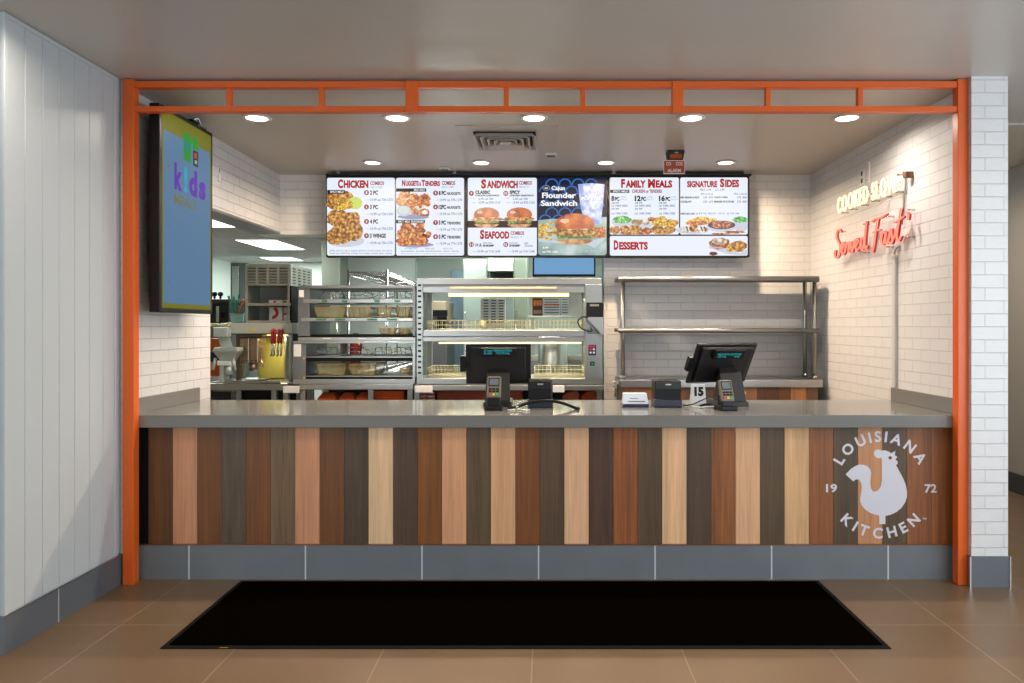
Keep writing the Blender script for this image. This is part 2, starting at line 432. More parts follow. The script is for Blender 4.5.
# kitchen shell
struct(MB().box(-5.45, -5.35, .96, 9.6, 0, 2.44, kitchen_wall_m), 'wall_kitchen_left')
struct(MB().box(-5.35, 2.3, 9.0, 9.1, 0, 2.44, kitchen_wall_m), 'wall_kitchen_back')
PWX = wx(338, 5.6)
struct(MB().box(PWX, wx(415, 5.6), 5.6, 5.7, 0, 2.44, kitchen_wall_m), 'wall_kitchen_partition')
struct(MB().box(wx(415, 5.6), .9, 5.75, 5.85, 0, 2.44, mat('grey_green_wall_panel', (176, 190, 184), .4)), 'wall_kitchen_cookline')
struct(MB().box(.8, .9, BW+.2, 5.75, 0, 2.44, kitchen_wall_m), 'wall_kitchen_right')

# ================================================================= counter
CT = .869
planks = [(90,58,32),(183,124,84),(106,66,33),(80,70,57),(106,64,27),(104,90,68),(184,122,82),(100,63,33),(72,60,47),(204,165,120),
 (78,62,50),(118,72,33),(194,136,94),(88,76,58),(198,145,100),(114,68,37),(82,66,54),(203,155,112),(72,54,44),(135,80,45),
 (82,68,52),(206,157,112),(76,62,50),(130,80,46),(202,152,107),(80,66,49),(193,147,97),(126,77,46),(76,64,47),(175,117,72),(80,66,51),(122,74,43),(132,80,46)]
ct = thing('front_counter', 'long service counter clad in vertical brown, tan and grey wood planks', 'counter', (0, 0, 0))
p = MB()
p.box(-XW+.001, wx(146.5, 0), .024, .05, .18, .80, BLACKM)
x0 = wx(146.5, 0); pit = 24.58*4/760
for i, c in enumerate(planks):
    x1 = min(x0+pit, XW-.001)
    p.box(x0+.0006, x1-.0006, .018, .048, .18, .80, wood_mat('plank_%d' % i, tuple(min(255, int((v*.86+.14*sum(c)/3)*1.12)) for v in c) if sum(c) > 350 else (int(c[0]*1.06), int(c[1]*(1.03 if c[0] > c[2]*1.7 else .97)), int(c[2]*.86)), i+1, .24 if sum(c) > 350 else .42), .0008, 1)
    x0 = x1
p.build('plank_panel', ct)
b = MB(); b.box(-XW+.001, XW-.001, .002, .03, 0, .18, base_m); b.build('tile_plinth', ct)
MB().box(-XW+.001, XW-.001, -.001, .018, .1795, .183, mat('bronze_strip', (150, 110, 80), .35, .7)).build('edge_strip', ct)
b = MB(); b.box(-XW+.001, XW-.001, .05, .07, .0, .80, DARK); b.box(-1.9, 2.0, .70, .72, .1, .80, DARK)
for xx in (-1.9, -.6, .7, 1.98): b.box(xx, xx+.02, .07, .70, .0, .80, DARK)
b.build('carcass', ct)
quartz = mat('beige_grey_quartz', (122, 121, 117), .13, noise=.04, nscale=60, spec=.6)
quartz_e = mat('grey_quartz_edge', (124, 124, 122), .3, noise=.05, nscale=40)
wt = thing('worktop', 'polished grey beige stone worktop running the full width of the counter', 'worktop', (0, 0, .8))
MB().box(-XW+.001, XW-.001, -.033, .79, .803, CT, quartz, .003).build('slab', wt)
MB().box(-XW+.001, -XW+.02, -.02, .76, CT, .951, quartz, .002).build('upstand', wt)
MB().box(XW-.02, XW-.001, -.02, .75, CT, .951, quartz, .002).build('upstand', wt)

# emblem printed on the planks
LG = mat('pale_lilac_print', (208, 206, 214), .55)
K = .205*4/760
def lg(cx, cy): return (wx(810+cx*.205, 0), wz(420+cy*.205, 0))
ME = XZ(.0172)
em = MB()
body = [(180,268),(199,286),(218,303),(228,294),(240,292),(250,300),(257,314),(259,335),(256,360),(251,385),(252,403),(260,423),(276,441),(300,457),(325,466),(345,471),(345,512),(375,512),(375,472),(402,466),(430,452),(455,431),(472,405),(481,378),(481,350),(474,318),(462,288),(446,258),(432,232),(427,222),
 (434,217),(436,208),(430,200),(424,196),(427,190),(434,184),(427,178),(421,175),(422,164),(425,153),(412,160),(403,165),(394,158),(384,154),(378,152),(368,150),(358,153),(350,148),(338,146),(326,150),(319,160),(320,174),(329,185),(341,189),(352,187),(357,193),(358,215),(358,260),(358,300),(353,325),(343,343),(327,353),(313,351),(304,336),(301,312),(303,285),(305,262),(301,244),(289,230),(270,222),(250,220),(230,226),(208,240)]
def smooth_poly(P, n=2):
    Q = []
    for i in range(len(P)):
        a, b_, c, d = [Vector((*P[(i+k) % len(P)], 0)) for k in (-1, 0, 1, 2)]
        for k in range(n):
            t = k/n; v = .5*((2*b_)+(c-a)*t+(2*a-5*b_+4*c-d)*t*t+(3*b_-a-3*c+d)*t*t*t); Q.append((v.x, v.y))
    return Q
em.prism([lg(*q) for q in body], 0, LG, ME)
eo = em.build('rooster_emblem', ct)
MB().prism([lg(*q) for q in circle_pts(398, 187, 8.5, n=16)], 0, mat('emblem_eye_brown', (92, 66, 48), .5), XZ(.0166)).build('rooster_eye', eo)
lt = MB()
def arc_text(s, rad, a_mid, a_tot, top, h):
    ws = [text_mesh(c, .03) for c in s]; wd = [w[2]-w[1] for w in ws]; gap = .17
    tot = sum(wd)+gap*(len(s)-1); cx, cy = lg(351, 318)
    a = -a_tot/2
    for c, w_, t in zip(s, wd, ws):
        am = a+a_tot*(w_/2)/tot; a += a_tot*(w_+gap)/tot
        sc = h/.73*1.0
        ang = math.radians(am)
        if top: pos = (cx+rad*math.sin(ang), cy+rad*math.cos(ang)); rot = -ang
        else: pos = (cx+rad*math.sin(ang), cy-rad*math.cos(ang)); rot = ang
        M = ME @ Matrix.Translation((pos[0], pos[1], 0)) @ Matrix.Rotation(rot, 4, 'Z') @ Matrix.Diagonal((sc, sc, 1, 1)) @ Matrix.Translation((-(t[1]+t[2])/2, -.365, 0))
        lt.mesh(t[0], LG, M)
arc_text('LOUISIANA', 237*K, 0, 128, True, 52*K)
arc_text('KITCHEN', 237*K, 0, 100, False, 52*K)
for s, a in (('19', (84, 138, 315, 357)), ('72', (567, 626, 316, 359)), ('TM', (556, 576, 481, 490))):
    u = lg(a[0], a[3]); v = lg(a[1], a[2]); put_text(lt, s, LG, ME, u[0], v[0], u[1], v[1], off=.03)
tag(lt.build('emblem_lettering', ct), 'pale LOUISIANA KITCHEN 19 72 lettering in a ring')

# orange metal portal round the counter
fr = thing('metal_portal_frame', 'orange painted metal portal frame around the counter opening', 'frame', (0, -.04, 0))
PF, PB = -.088, -.034
MB().box(wx(122.5, PF), wx(133.6, PF), PF, PB, 0, CEIL-.003, ORANGE, .003).build('post', fr)
MB().box(wx(958, PF), wx(968.5, PF), PF, PB, 0, CEIL-.003, ORANGE, .003).build('post', fr)
for yt, yb in ((80.3, 87), (105.3, 111.3)):
    MB().box(wx(133.6, PF), wx(958, PF), PF+.006, PB-.004, wz(yb, PF), wz(yt, PF)-.002, ORANGE, .002).build('rail', fr)
for px, wd in ((227.5, 5), (320.5, 5), (411.5, 12), (506, 5), (583, 5), (678, 11), (769, 5), (861.5, 5)):
    thick = wd > 8
    MB().box(wx(px-wd/2, PF), wx(px+wd/2, PF), PF-(.002 if thick else -.010), PB-.004-(0 if thick else .005), wz(112 if thick else 105.6, PF), wz(80.3 if thick else 86.9, PF)-.002, ORANGE, .002).build('upright', fr)

# floor mat
MT = mat('black_mat_pile', (7, 5, 3), 1.0, noise=.3, nscale=300, bump=.6, spec=.0)
mt = thing('floor_mat', 'long black entrance mat lying on the floor in front of the counter', 'floor mat', (-.08, -.45, 0))
MB().box(-1.565, 1.405, -.835, -.055, .0005, .009, MT, .002).build('carpet_pile', mt)
e = MB(); rb = mat('black_rubber', (12, 11, 10), .7, spec=.15)
for a in ((-1.59, 1.43, -.865, -.835), (-1.59, 1.43, -.055, -.028), (-1.59, -1.565, -.835, -.055), (1.405, 1.43, -.835, -.055)):
    e.box(a[0], a[1], a[2], a[3], .0003, .004, rb, .0012, 1)
e.build('rubber_edge', mt)
MB().box(-1.345, -1.31, -.864, -.856, .0042, .0048, mat('mat_tag', (150, 110, 60), .5)).build('maker_tag', mt)

# ================================================================= ceiling fittings
lens_m = mat('lit_lens', (255, 238, 214), emit=14)
trim_m = mat('white_enamel_trim', (226, 222, 214), .3)
rows = [(-1.717, .53), (-.882, .53), (-.066, .53), (.87, .53), (1.80, .53), (-1.308, 1.76), (-.483, 1.76), (.46, 1.76), (1.37, 1.76)]
near = ['beside the wall screen', 'above the orange rail, second from the wall screen', 'in front of the square air vent', 'ahead of the red alarm plate', 'nearest the neon signs']
back = ['over the chicken menu screen', 'behind the air vent over the sandwich menu screen', 'over the burger picture screen', 'over the signature sides menu screen']
def downlight(x, y, z, label, group, power, colr, r=.078):
    t = thing('recessed_downlight', label, 'ceiling light', (x, y, z), 0, group)
    MB().lathe([(r, .0), (r+.016, -.002), (r+.018, -.006), (r+.012, -.010), (r, -.012), (r-.008, -.006), (r-.01, .0)], trim_m, M=Matrix.Translation((x, y, z)), caps=False).build('trim_ring', t)
    MB().cyl((x, y, z-.004), (x, y, z-.007), r-.006, lens_m, 32).build('lens', t)
    l = bpy.data.lights.new('bulb', 'AREA'); l.shape = 'DISK'; l.size = 2*r-.03; l.energy = power; l.color = colr; l.spread = math.radians(160)
    o = bpy.data.objects.new('bulb', l); COL.objects.link(o); o.parent = t; o.location = (0, 0, -.0125)
    return t
WARM = (1.0, .76, .54)
for (x, y), s in zip(rows, near+back):
    downlight(x, y, NC, 'warm round ceiling downlight '+s, 'warm downlights over the counter', P_NICHE*(1 if y < 1 else 2.9), WARM if y > 1 else (1.0, .88, .77), r=.068 if y < 1 else .060)
for x, y, s in ((-1.95, -1.15, 'beside the white panelled wall'), (-.65, -1.35, 'over the customer floor'), (.75, -1.35, 'over the customer floor'), (2.2, -1.35, 'over the customer floor'), (-1.8, -3.9, 'near the storefront'), (.6, -3.9, 'near the storefront'), (2.7, -3.9, 'near the storefront')):
    downlight(x, y, CEIL, 'added unseen round downlight '+s, 'dining room downlights', P_DINING, (1, .86, .72))
for x, y, s in ((2.95, 1.6, 'in the side corridor'), (2.95, 4.2, 'deep in the side corridor')):  # unseen lamps added to brighten the corridor wall
    downlight(x, y, CEIL, 'added unseen round downlight '+s, 'dining room downlights', 16, (1, .82, .64))
# air diffuser
vm = mat('grey_vent_enamel', (190, 184, 178), .4)
v = thing('ceiling_air_vent', 'square grey louvred air vent in the ceiling over the counter', 'air vent', (-.235, 1.04, NC))
b = MB(); X0, X1, Y0, Y1 = -.555, .085, .71, 1.37
cx, cy = -.26, 1.04
def ring(mb, hx, hy, zo, hx2, hy2, zi, th=.003):
    o = [(-hx, -hy), (hx, -hy), (hx, hy), (-hx, hy)]; i_ = [(-hx2, -hy2), (hx2, -hy2), (hx2, hy2), (-hx2, hy2)]
    for k in range(4):
        a, b2 = o[k], o[(k+1) % 4]; c, d = i_[k], i_[(k+1) % 4]
        mb.quad([(cx+a[0], cy+a[1], zo), (cx+b2[0], cy+b2[1], zo), (cx+d[0], cy+d[1], zi), (cx+c[0], cy+c[1], zi)], vm)
b.box(X0, X1, Y0, Y1, NC-.006, NC-.0005, vm, .001)
b.build('panel', v)
MB().box(cx-.2, cx+.2, cy-.2, cy+.2, NC-.0075, NC-.0062, mat('vent_dark', (28, 26, 24), .8)).build('duct', v)
for k in range(5):
    b = MB(); h = .2-k*.042
    ring(b, h, h, NC-.036, h-.024, h-.024, NC-.010)
    ring(b, h, h, NC-.036, h+.003, h+.003, NC-.034)
    b.build('louvre', v)
b = MB(); b.hexa([(cx-.035, cy-.035, NC-.038), (cx+.035, cy-.035, NC-.038), (cx+.035, cy+.035, NC-.038), (cx-.035, cy+.035, NC-.038)], [(cx-.01, cy-.01, NC-.008), (cx+.01, cy-.01, NC-.008), (cx+.01, cy+.01, NC-.008), (cx-.01, cy+.01, NC-.008)], vm); b.build('centre_cone', v)
for px, py, s in ((551, 153.5, 'behind the corner of the air vent'), (444.5, 167.5, 'beside the downlight near the nuggets screen')):
    d = 760*(NC-EZ)/(327-py)
    t = thing('ceiling_sensor', 'small white plastic sensor '+s, 'sensor', ((px-545)*d/760, d-4, NC))
    MB().box(t.location.x-.04, t.location.x+.04, d-4-.03, d-4+.03, NC-.018, NC-.0005, mat('sensor_white', (215, 212, 205), .4), .004).build('sensor_body', t)
    MB().box(t.location.x-.03, t.location.x+.03, d-4-.02, d-4+.02, NC-.022, NC-.0185, DARK, .001).build('sensor_slot', t)
# CO alarm
YA = 1.42
t = thing('gas_alarm', 'black ceiling alarm with glowing amber strip and red plate reading CO CO2 ALARM', 'alarm', (wx(675, YA), YA, NC))
zt = NC-.001; xa, xb = wx(666, YA), wx(684, YA); zb = wz(161.5, YA)
MB().hexa([(xa+.012, YA-.03, zb), (xb-.012, YA-.03, zb), (xb-.012, YA+.04, zb), (xa+.012, YA+.04, zb)], [(xa, YA-.045, zt), (xb, YA-.045, zt), (xb, YA+.05, zt), (xa, YA+.05, zt)], BLACK, .006).build('alarm_body', t)
MB().box(xa+.022, xb-.022, YA-.047, YA-.034, zb+.014, zb+.042, mat('amber_led', (226, 110, 30), emit=.25), .003).build('amber_strobe', t)
b = MB(); put_text(b, 'FIRE', PAPER, XZ(YA-.0475), xa+.055, xb-.05, zt-.022, zt-.012, off=.0); b.build('alarm_lettering', t)
b = MB(); za = wz(175, YA); xl, xr = wx(662.5, YA), wx(684, YA)
b.box(xl, xr, YA-.036, YA-.033, za, zb+.002, WHITEP, .001); b.box(xl+.006, xr-.005, YA-.0375, YA-.0355, za+.006, zb-.004, mat('red_plate', (165, 62, 38), .4)); pl = b.build('red_plate', t)
b = MB(); M = XZ(YA-.0385); h = zb-za
put_text(b, 'CO', PAPER, M, xl+.02, xl+.055, za+h*.62, za+h*.88); put_text(b, 'CO2', PAPER, M, xr-.065, xr-.017, za+h*.62, za+h*.88); put_text(b, 'ALARM', PAPER, M, xl+.03, xr-.03, za+h*.12, za+h*.38)
b.build('plate_lettering', pl)

# ================================================================= neon signs on the right wall
XN = XW-.065
RM = frame_matrix((XN, 0, 0), (0, -1, 0), (0, 0, 1))     # local x -> -Y, y -> Z, z -> -X
neon_w = mat('warm_white_neon', (255, 224, 170), emit=NEON_W)
neon_r = mat('pink_red_neon', (255, 118, 96), emit=NEON_R)
backer = mat('clear_backer', (205, 200, 190), .3)
sg = thing('neon_sign', 'warm white neon sign reading COOKED SLOW on the brick wall', 'neon sign', (XN, 1.04, 2.2))
me, a, b_, c, d = text_mesh('COOKED SLOW', 0.0, 1.12, .019)
sx = .925/(b_-a); sy = .115/(d-c)
m = MB(); m.mesh(me, neon_w, RM @ Matrix.Translation((-1.50-a*sx, 2.146-c*sy, 0)) @ Matrix.Diagonal((sx, sy, .14, 1)))
m.build('neon_tubing', sg)
m = MB()
for yy in (1.46, 1.3, 1.12, .95, .78, .62):
    m.cyl((XN+.012, yy, 2.15), (XW, yy, 2.15), .005, CHROME, 8); m.cyl((XN+.012, yy, 2.255), (XW, yy, 2.255), .005, CHROME, 8)
m.build('stand_off', sg)
MB().box(XN+.018, XN+.024, .565, 1.51, 2.193, 2.207, CHROME, .002).build('support_rail', sg)
MB().tube([(XW-.012, .60, 2.27), (XW-.012, .57, 2.20), (XW-.010, .60, 2.05), (XW-.012, .615, 1.95)], .006, mat('grey_cable', (150, 146, 142), .5), smooth_n=6).build('cable', sg)
MB().box(XW-.05, XW, .49, .53, 2.215, 2.25, mat('brown_ballast', (120, 80, 50), .5), .004).build('transformer', sg)
# script sign
sg2 = thing('neon_sign', 'pink red neon sign in script reading Served Fast below the white one', 'neon sign', (XN, 1.0, 1.9))
# strokes in a box 0..10 wide, 0..1.4 high (x-height .6)
def st(*p): return p
strokes = [
 st((1.0,1.25),(.75,1.42),(.4,1.35),(.25,1.1),(.45,.85),(.8,.62),(.85,.3),(.6,.0),(.2,-.08),(-.05,.12),(.1,.35)),
 st((1.0,.25),(1.25,.32),(1.5,.5),(1.42,.66),(1.2,.6),(1.1,.3),(1.3,.03),(1.6,.12),(1.85,.5),(1.95,.62),(2.0,.5),(2.15,.58),(2.25,.5),(2.2,.1),(2.45,.45),(2.55,.6)),
 st((2.55,.6),(2.65,.2),(2.75,.03),(2.95,.3),(3.1,.62),(3.2,.4),(3.4,.32)),
 st((3.2,.25),(3.4,.32),(3.65,.5),(3.55,.66),(3.35,.6),(3.25,.3),(3.45,.03),(3.75,.15)),
 st((4.5,.5),(4.25,.64),(4.0,.4),(4.05,.1),(4.3,.05),(4.5,.4),(4.85,1.4)), st((4.85,1.4),(4.6,.4),(4.7,.02),(4.9,.15)),
 st((5.5,1.28),(6.1,1.36),(6.8,1.34),(7.4,1.42)), st((6.35,1.34),(6.1,.8),(5.85,.15),(5.65,-.2),(5.45,-.1)), st((5.7,.72),(6.2,.78),(6.6,.76)),
 st((7.3,.5),(7.05,.64),(6.8,.4),(6.8,.1),(7.05,.05),(7.3,.4),(7.35,.6)), st((7.35,.6),(7.3,.15),(7.5,.05),(7.75,.35)),
 st((7.75,.35),(8.0,.66),(8.05,.35),(8.15,.1),(7.95,-.02),(7.75,.08)), st((8.1,.1),(8.4,.3),(8.75,.75)),
 st((9.15,1.45),(8.85,.8),(8.65,.2),(8.85,.02),(9.1,.2)), st((8.35,.92),(8.8,.95),(9.4,1.05)),
 st((9.75,1.2),(9.95,1.05),(9.85,.85))]
bkp = mat('red_reflection_copy', (170, 52, 66), .3)  # red tube copies stand in for the neon's doubled reflection
m = MB()
for s in strokes: m.tube([(XN, 1.55-p_[0]*.113, 1.842+p_[1]*.132) for p_ in s], .0055, neon_r, 8, 6)
m.build('neon_tubing', sg2)
m = MB()
for s in strokes: m.tube([(XN+.014, 1.55-p_[0]*.113, 1.842+p_[1]*.132) for p_ in s], .0065, bkp, 6, 4)
m.build('tube_reflection', sg2)
m = MB()
m = MB()
for yy, zz in ((1.5, 1.86), (1.5, 2.02), (1.1, 1.83), (1.1, 2.02), (.75, 1.83), (.75, 2.02), (.48, 1.86), (.48, 2.02)): m.cyl((XN+.02, yy, zz), (XW, yy, zz), .005, CHROME, 8)
m.build('stand_off', sg2)
MB().tube([(XW-.014, .66, 1.82), (XW-.014, .70, 1.80), (XW-.013, .715, 1.755)], .006, MC['grey_cable'], smooth_n=6).build('cable', sg2)
# conduit below the signs
t = thing('wall_conduit', 'painted vertical conduit running down the brick wall under the neon signs', 'conduit', (XW, .715, .95))
MB().box(XW-.022, XW-.0005, .695, .735, .952, 1.755, mat('painted_conduit', (196, 194, 190), .4), .004).build('raceway', t)
MB().box(XW-.026, XW-.0005, .69, .74, 1.755, 1.775, MC['painted_conduit'], .003).build('end_cap', t)
t = thing('wall_socket', 'white wall socket on the brick wall above the COOKED SLOW sign', 'socket', (XW, 1.15, 2.42))
yy = F*XW/(863-EX)-DC
MB().box(XW-.008, XW-.0005, yy-.035, yy+.035, 2.30, 2.41, WHITEP, .002).build('cover_plate', t)
b = MB(); b.box(XW-.010, XW-.0082, yy-.012, yy+.012, 2.365, 2.395, DARK); b.box(XW-.010, XW-.0082, yy-.012, yy+.012, 2.315, 2.345, DARK); b.build('outlet', t)
t = thing('wall_raceway', 'short white vertical wiring cover beside the wall socket', 'wiring cover', (XW, yy-.1, 2.30))
MB().box(XW-.015, XW-.0005, yy-.13, yy-.10, 2.30, 2.44, WHITEP, .003).build('cover', t)
# ================================================================= menu screens
YB = 2.08
def em_(name, rgb, s=1.0): return mat('lit_'+name, rgb, emit=s)
S_WHITE = em_('screen_white', (233, 240, 252)); S_RED = em_('menu_red', (172, 20, 28)); S_DRED = em_('menu_dark_red', (150, 28, 48))
S_BLK = em_('menu_black', (22, 20, 34)); S_GREY = em_('menu_grey_text', (96, 102, 150)); S_BLUE = em_('menu_blue_text', (140, 180, 228))
S_WT = em_('menu_white_text', (250, 250, 250)); S_CYAN = em_('menu_cyan', (60, 180, 220)); S_LINE = em_('menu_line', (190, 120, 150))
FRIED = food_mat('picture_fried', (104, 58, 18), (190, 128, 48), (236, 194, 108), 48)
CRISPY = food_mat('picture_crispy', (110, 44, 18), (204, 104, 34), (246, 186, 100), 50)
GOLD = food_mat('picture_gold', (150, 100, 20), (222, 176, 50), (248, 226, 110), 70)
BUN = food_mat('picture_bun', (128, 48, 14), (196, 92, 26), (226, 140, 56), 9)
GREENF = food_mat('picture_slaw', (30, 110, 50), (60, 190, 80), (200, 240, 190), 60)
CREAM = food_mat('picture_cream', (150, 120, 90), (220, 215, 205), (245, 245, 245), 30)
RICE = food_mat('picture_rice', (90, 30, 40), (176, 96, 60), (240, 190, 150), 60)
ICE = food_mat('picture_iced_drink', (110, 140, 215), (170, 195, 240), (225, 235, 255), 22)
PAPERM = food_mat('picture_table', (118, 150, 150), (146, 176, 172), (186, 206, 204), 6)
LAYER = .0009
class Draw:
    """draws on a lit display: crop coordinates -> local plane of the display"""
    def __init__(self, ox, oy, k, Y, parent): self.ox, self.oy, self.k, self.Y, self.parent = ox, oy, k, Y, parent; self.layer = 1; self.mb = None
    def p(self, cx, cy): return (wx(self.ox+cx*self.k, self.Y), wz(self.oy+cy*self.k, self.Y))
    def start(self, layer): self.mb = MB(); self.M = XZ(self.Y-LAYER*layer); return self
    def poly(self, pts, m, dz=0): self.mb.prism([self.p(*q) for q in pts], 0, m, self.M @ Matrix.Translation((0, 0, dz))); return self
    def rect(self, x0, y0, x1, y1, m, r=0, dz=0):
        a = self.p(x0, y1); b = self.p(x1, y0)
        P = rrect(a[0], b[0], a[1], b[1], r) if r else [(a[0], a[1]), (b[0], a[1]), (b[0], b[1]), (a[0], b[1])]
        self.mb.prism(P, 0, m, self.M @ Matrix.Translation((0, 0, dz))); return self
    def text(self, s, x0, y0, x1, y1, m, off=.02, dz=0):
        off = off+(.025 if m in (S_BLK, S_RED, S_DRED, S_WT) else .012)
        a = self.p(x0, y1); b = self.p(x1, y0); put_text(self.mb, s, m, self.M, a[0], b[0], a[1], b[1], off, dz); return self
    def end(self, name, par=None): return self.mb.build(name, par or self.parent)
def bullet(D, x, y, n):
    D.poly(circle_pts(x, y, 16, n=18), S_DRED)
    w = 5 if len(n) == 1 else 9
    D.text(n, x-w, y-8, x+w, y+8, S_WT, dz=.0003)
def food(D, seed, blobs):
    rng = random.Random(seed)
    for i, (cx, cy, rx, ry, m, rg) in enumerate(blobs): D.poly(blob(cx, cy, rx, ry, rng, rough=rg), m, dz=.00005*i)
SHAD = em_('picture_shadow', (150, 160, 190)); PLATE = em_('picture_plate', (205, 210, 225))
def board(x0, x1, label, zt=175.8, zb=257.2):
    t = thing('menu_screen', label, 'menu screen', (wx((x0+x1)/2, YB), YB, wz(zb, YB)), 0, 'digital menu screens over the kitchen opening')
    MB().box(wx(x0+.25, YB), wx(x1-.25, YB), YB, YB+.075, wz(zb, YB), wz(zt, YB), BLACK, .004).build('casing', t)
    MB().box(wx(x0+30, YB), wx(x1-30, YB), YB+.075, BW-.001, wz(zb-20, YB), wz(zt+20, YB), BLACKM, .003).build('wall_mount', t)
    return t
# --- chicken / nuggets
t1 = board(325.6, 467, 'lit menu screen with CHICKEN combos and NUGGETS & TENDERS panels')
D = Draw(320, 170, .15625, YB, t1)
a = D.start(1).rect(45, 50, 480, 548, S_WHITE, .016).end('menu_panel')
D.start(2).text('C', 115, 60, 148, 118, S_RED, .03).text('HICKEN', 152, 66, 310, 116, S_RED, .03).text('COMBOS', 322, 72, 410, 97, S_DRED, .01).text('MAKE IT A COMBO', 325, 104, 400, 118, S_BLUE, 0).end('heading', a)
D.start(2)
food(D, 3, [(165, 455, 118, 38, PLATE, .02), (95, 170, 52, 42, FRIED, .12), (160, 168, 50, 34, FRIED, .1), (222, 212, 50, 40, mat('lit_lime', (205, 222, 110), emit=1), .04), (130, 222, 86, 36, GOLD, .1), (80, 215, 36, 36, FRIED, .1),
 (120, 310, 78, 55, FRIED, .09), (205, 320, 55, 52, FRIED, .1), (225, 395, 50, 58, FRIED, .08), (150, 400, 62, 72, FRIED, .09), (95, 425, 52, 56, FRIED, .08)])
D.end('food_picture', a)
D.start(3).rect(47, 128, 160, 152, S_BLK).text('SPICY MILD', 66, 133, 152, 147, S_WT, .0, dz=.0004)
for i, (n, y, s, x1) in enumerate((('1', 145, '2 PC', 372), ('2', 237, '3 PC', 372), ('3', 330, '4 PC', 372), ('4', 421, '3 WINGS', 422))):
    bullet(D, 298, y, n); D.text(s, 320, y-14, x1, y+14, S_BLK, .02)
    D.rect(298, y+45, 320, y+47, S_LINE).text('10.99 cal 730-1270', 324, y+37, 466, y+54, S_GREY, 0)
D.text('2,000 calories a day is used for general nutrition advice, but calorie', 62, 512, 462, 524, S_GREY, 0).text('needs vary. Additional nutrition information available upon request.', 62, 528, 462, 540, S_GREY, 0)
D.end('menu_text', a)
a = D.start(1).rect(487, 50, 922, 548, S_WHITE, .016).end('menu_panel')
D.start(2).text('N', 525, 64, 546, 104, S_RED, .03).text('UGGETS', 549, 70, 632, 103, S_RED, .03).text('&', 636, 78, 648, 102, S_RED, .02).text('T', 650, 64, 672, 104, S_RED, .03).text('ENDERS', 675, 70, 768, 103, S_RED, .03).text('COMBOS', 780, 70, 865, 97, S_DRED, .01).text('MAKE IT A COMBO', 780, 103, 856, 116, S_BLUE, 0).end('heading', a)
D.start(2)
food(D, 5, [(600, 300, 100, 16, SHAD, .05), (520, 195, 33, 42, CRISPY, .1), (545, 155, 34, 30, CRISPY, .1), (600, 178, 34, 30, CRISPY, .1), (668, 182, 38, 30, CRISPY, .1), (565, 218, 36, 32, CRISPY, .1), (632, 215, 42, 30, CRISPY, .1), (690, 215, 18, 20, CRISPY, .1), (537, 262, 46, 34, PLATE, .01), (537, 256, 36, 24, em_('dip', (212, 228, 220)), .03),
 (612, 258, 32, 32, CRISPY, .1), (622, 250, 16, 20, CREAM, .1), (668, 272, 34, 26, CRISPY, .1), (672, 270, 20, 14, CREAM, .1)])
food(D, 8, [(610, 478, 115, 18, SHAD, .05), (560, 370, 48, 34, CRISPY, .12), (625, 395, 52, 34, CRISPY, .12), (640, 355, 28, 20, CRISPY, .1), (520, 408, 30, 28, CRISPY, .12), (590, 420, 80, 24, FRIED, .12), (670, 425, 34, 14, em_('sauce', (80, 20, 40)), .1), (695, 412, 18, 20, CRISPY, .1), (545, 455, 56, 34, CRISPY, .12), (632, 452, 62, 34, CRISPY, .12)])
D.end('food_picture', a)
D.start(3).rect(488, 118, 680, 139, S_BLK).text('MILD ONLY', 602, 122, 674, 135, S_WT, 0, dz=.0004).rect(488, 320, 672, 341, S_BLK).text('SPICY  MILD  BLACKENED', 500, 324, 664, 337, S_WT, 0, dz=.0004)
for n, y, s, s2 in (('5', 148, '8 PC', 'NUGGETS'), ('6', 237, '12PC', 'NUGGETS'), ('7', 337, '3 PC', 'TENDERS'), ('8', 427, '5 PC', 'TENDERS')):
    bullet(D, 740, y, n); D.text(s, 760, y-14, 806, y+14, S_BLK, .03).text(s2, 812, y-6, 900, y+12, S_BLK, .02)
    D.rect(740, y+44, 762, y+46, S_LINE).text('10.99 cal 770-1270', 768, y+36, 910, y+52, S_GREY, 0)
D.text('BUTTERMILK RANCH', 545, 497, 625, 507, S_CYAN, 0).text('SWEET HEAT', 672, 498, 735, 508, S_LINE, 0).text('MARDI GRAS', 790, 498, 850, 508, S_BLUE, 0)
D.text('BAYOU BUFFALO   BOLD BBQ   BLACKENED RANCH   TARTAR   COCKTAIL', 520, 516, 890, 526, S_GREY, 0).text('Wild honey mustard   Cocktail sauce   Signature hot sauce', 520, 532, 880, 541, S_BLUE, 0)
D.end('menu_text', a)
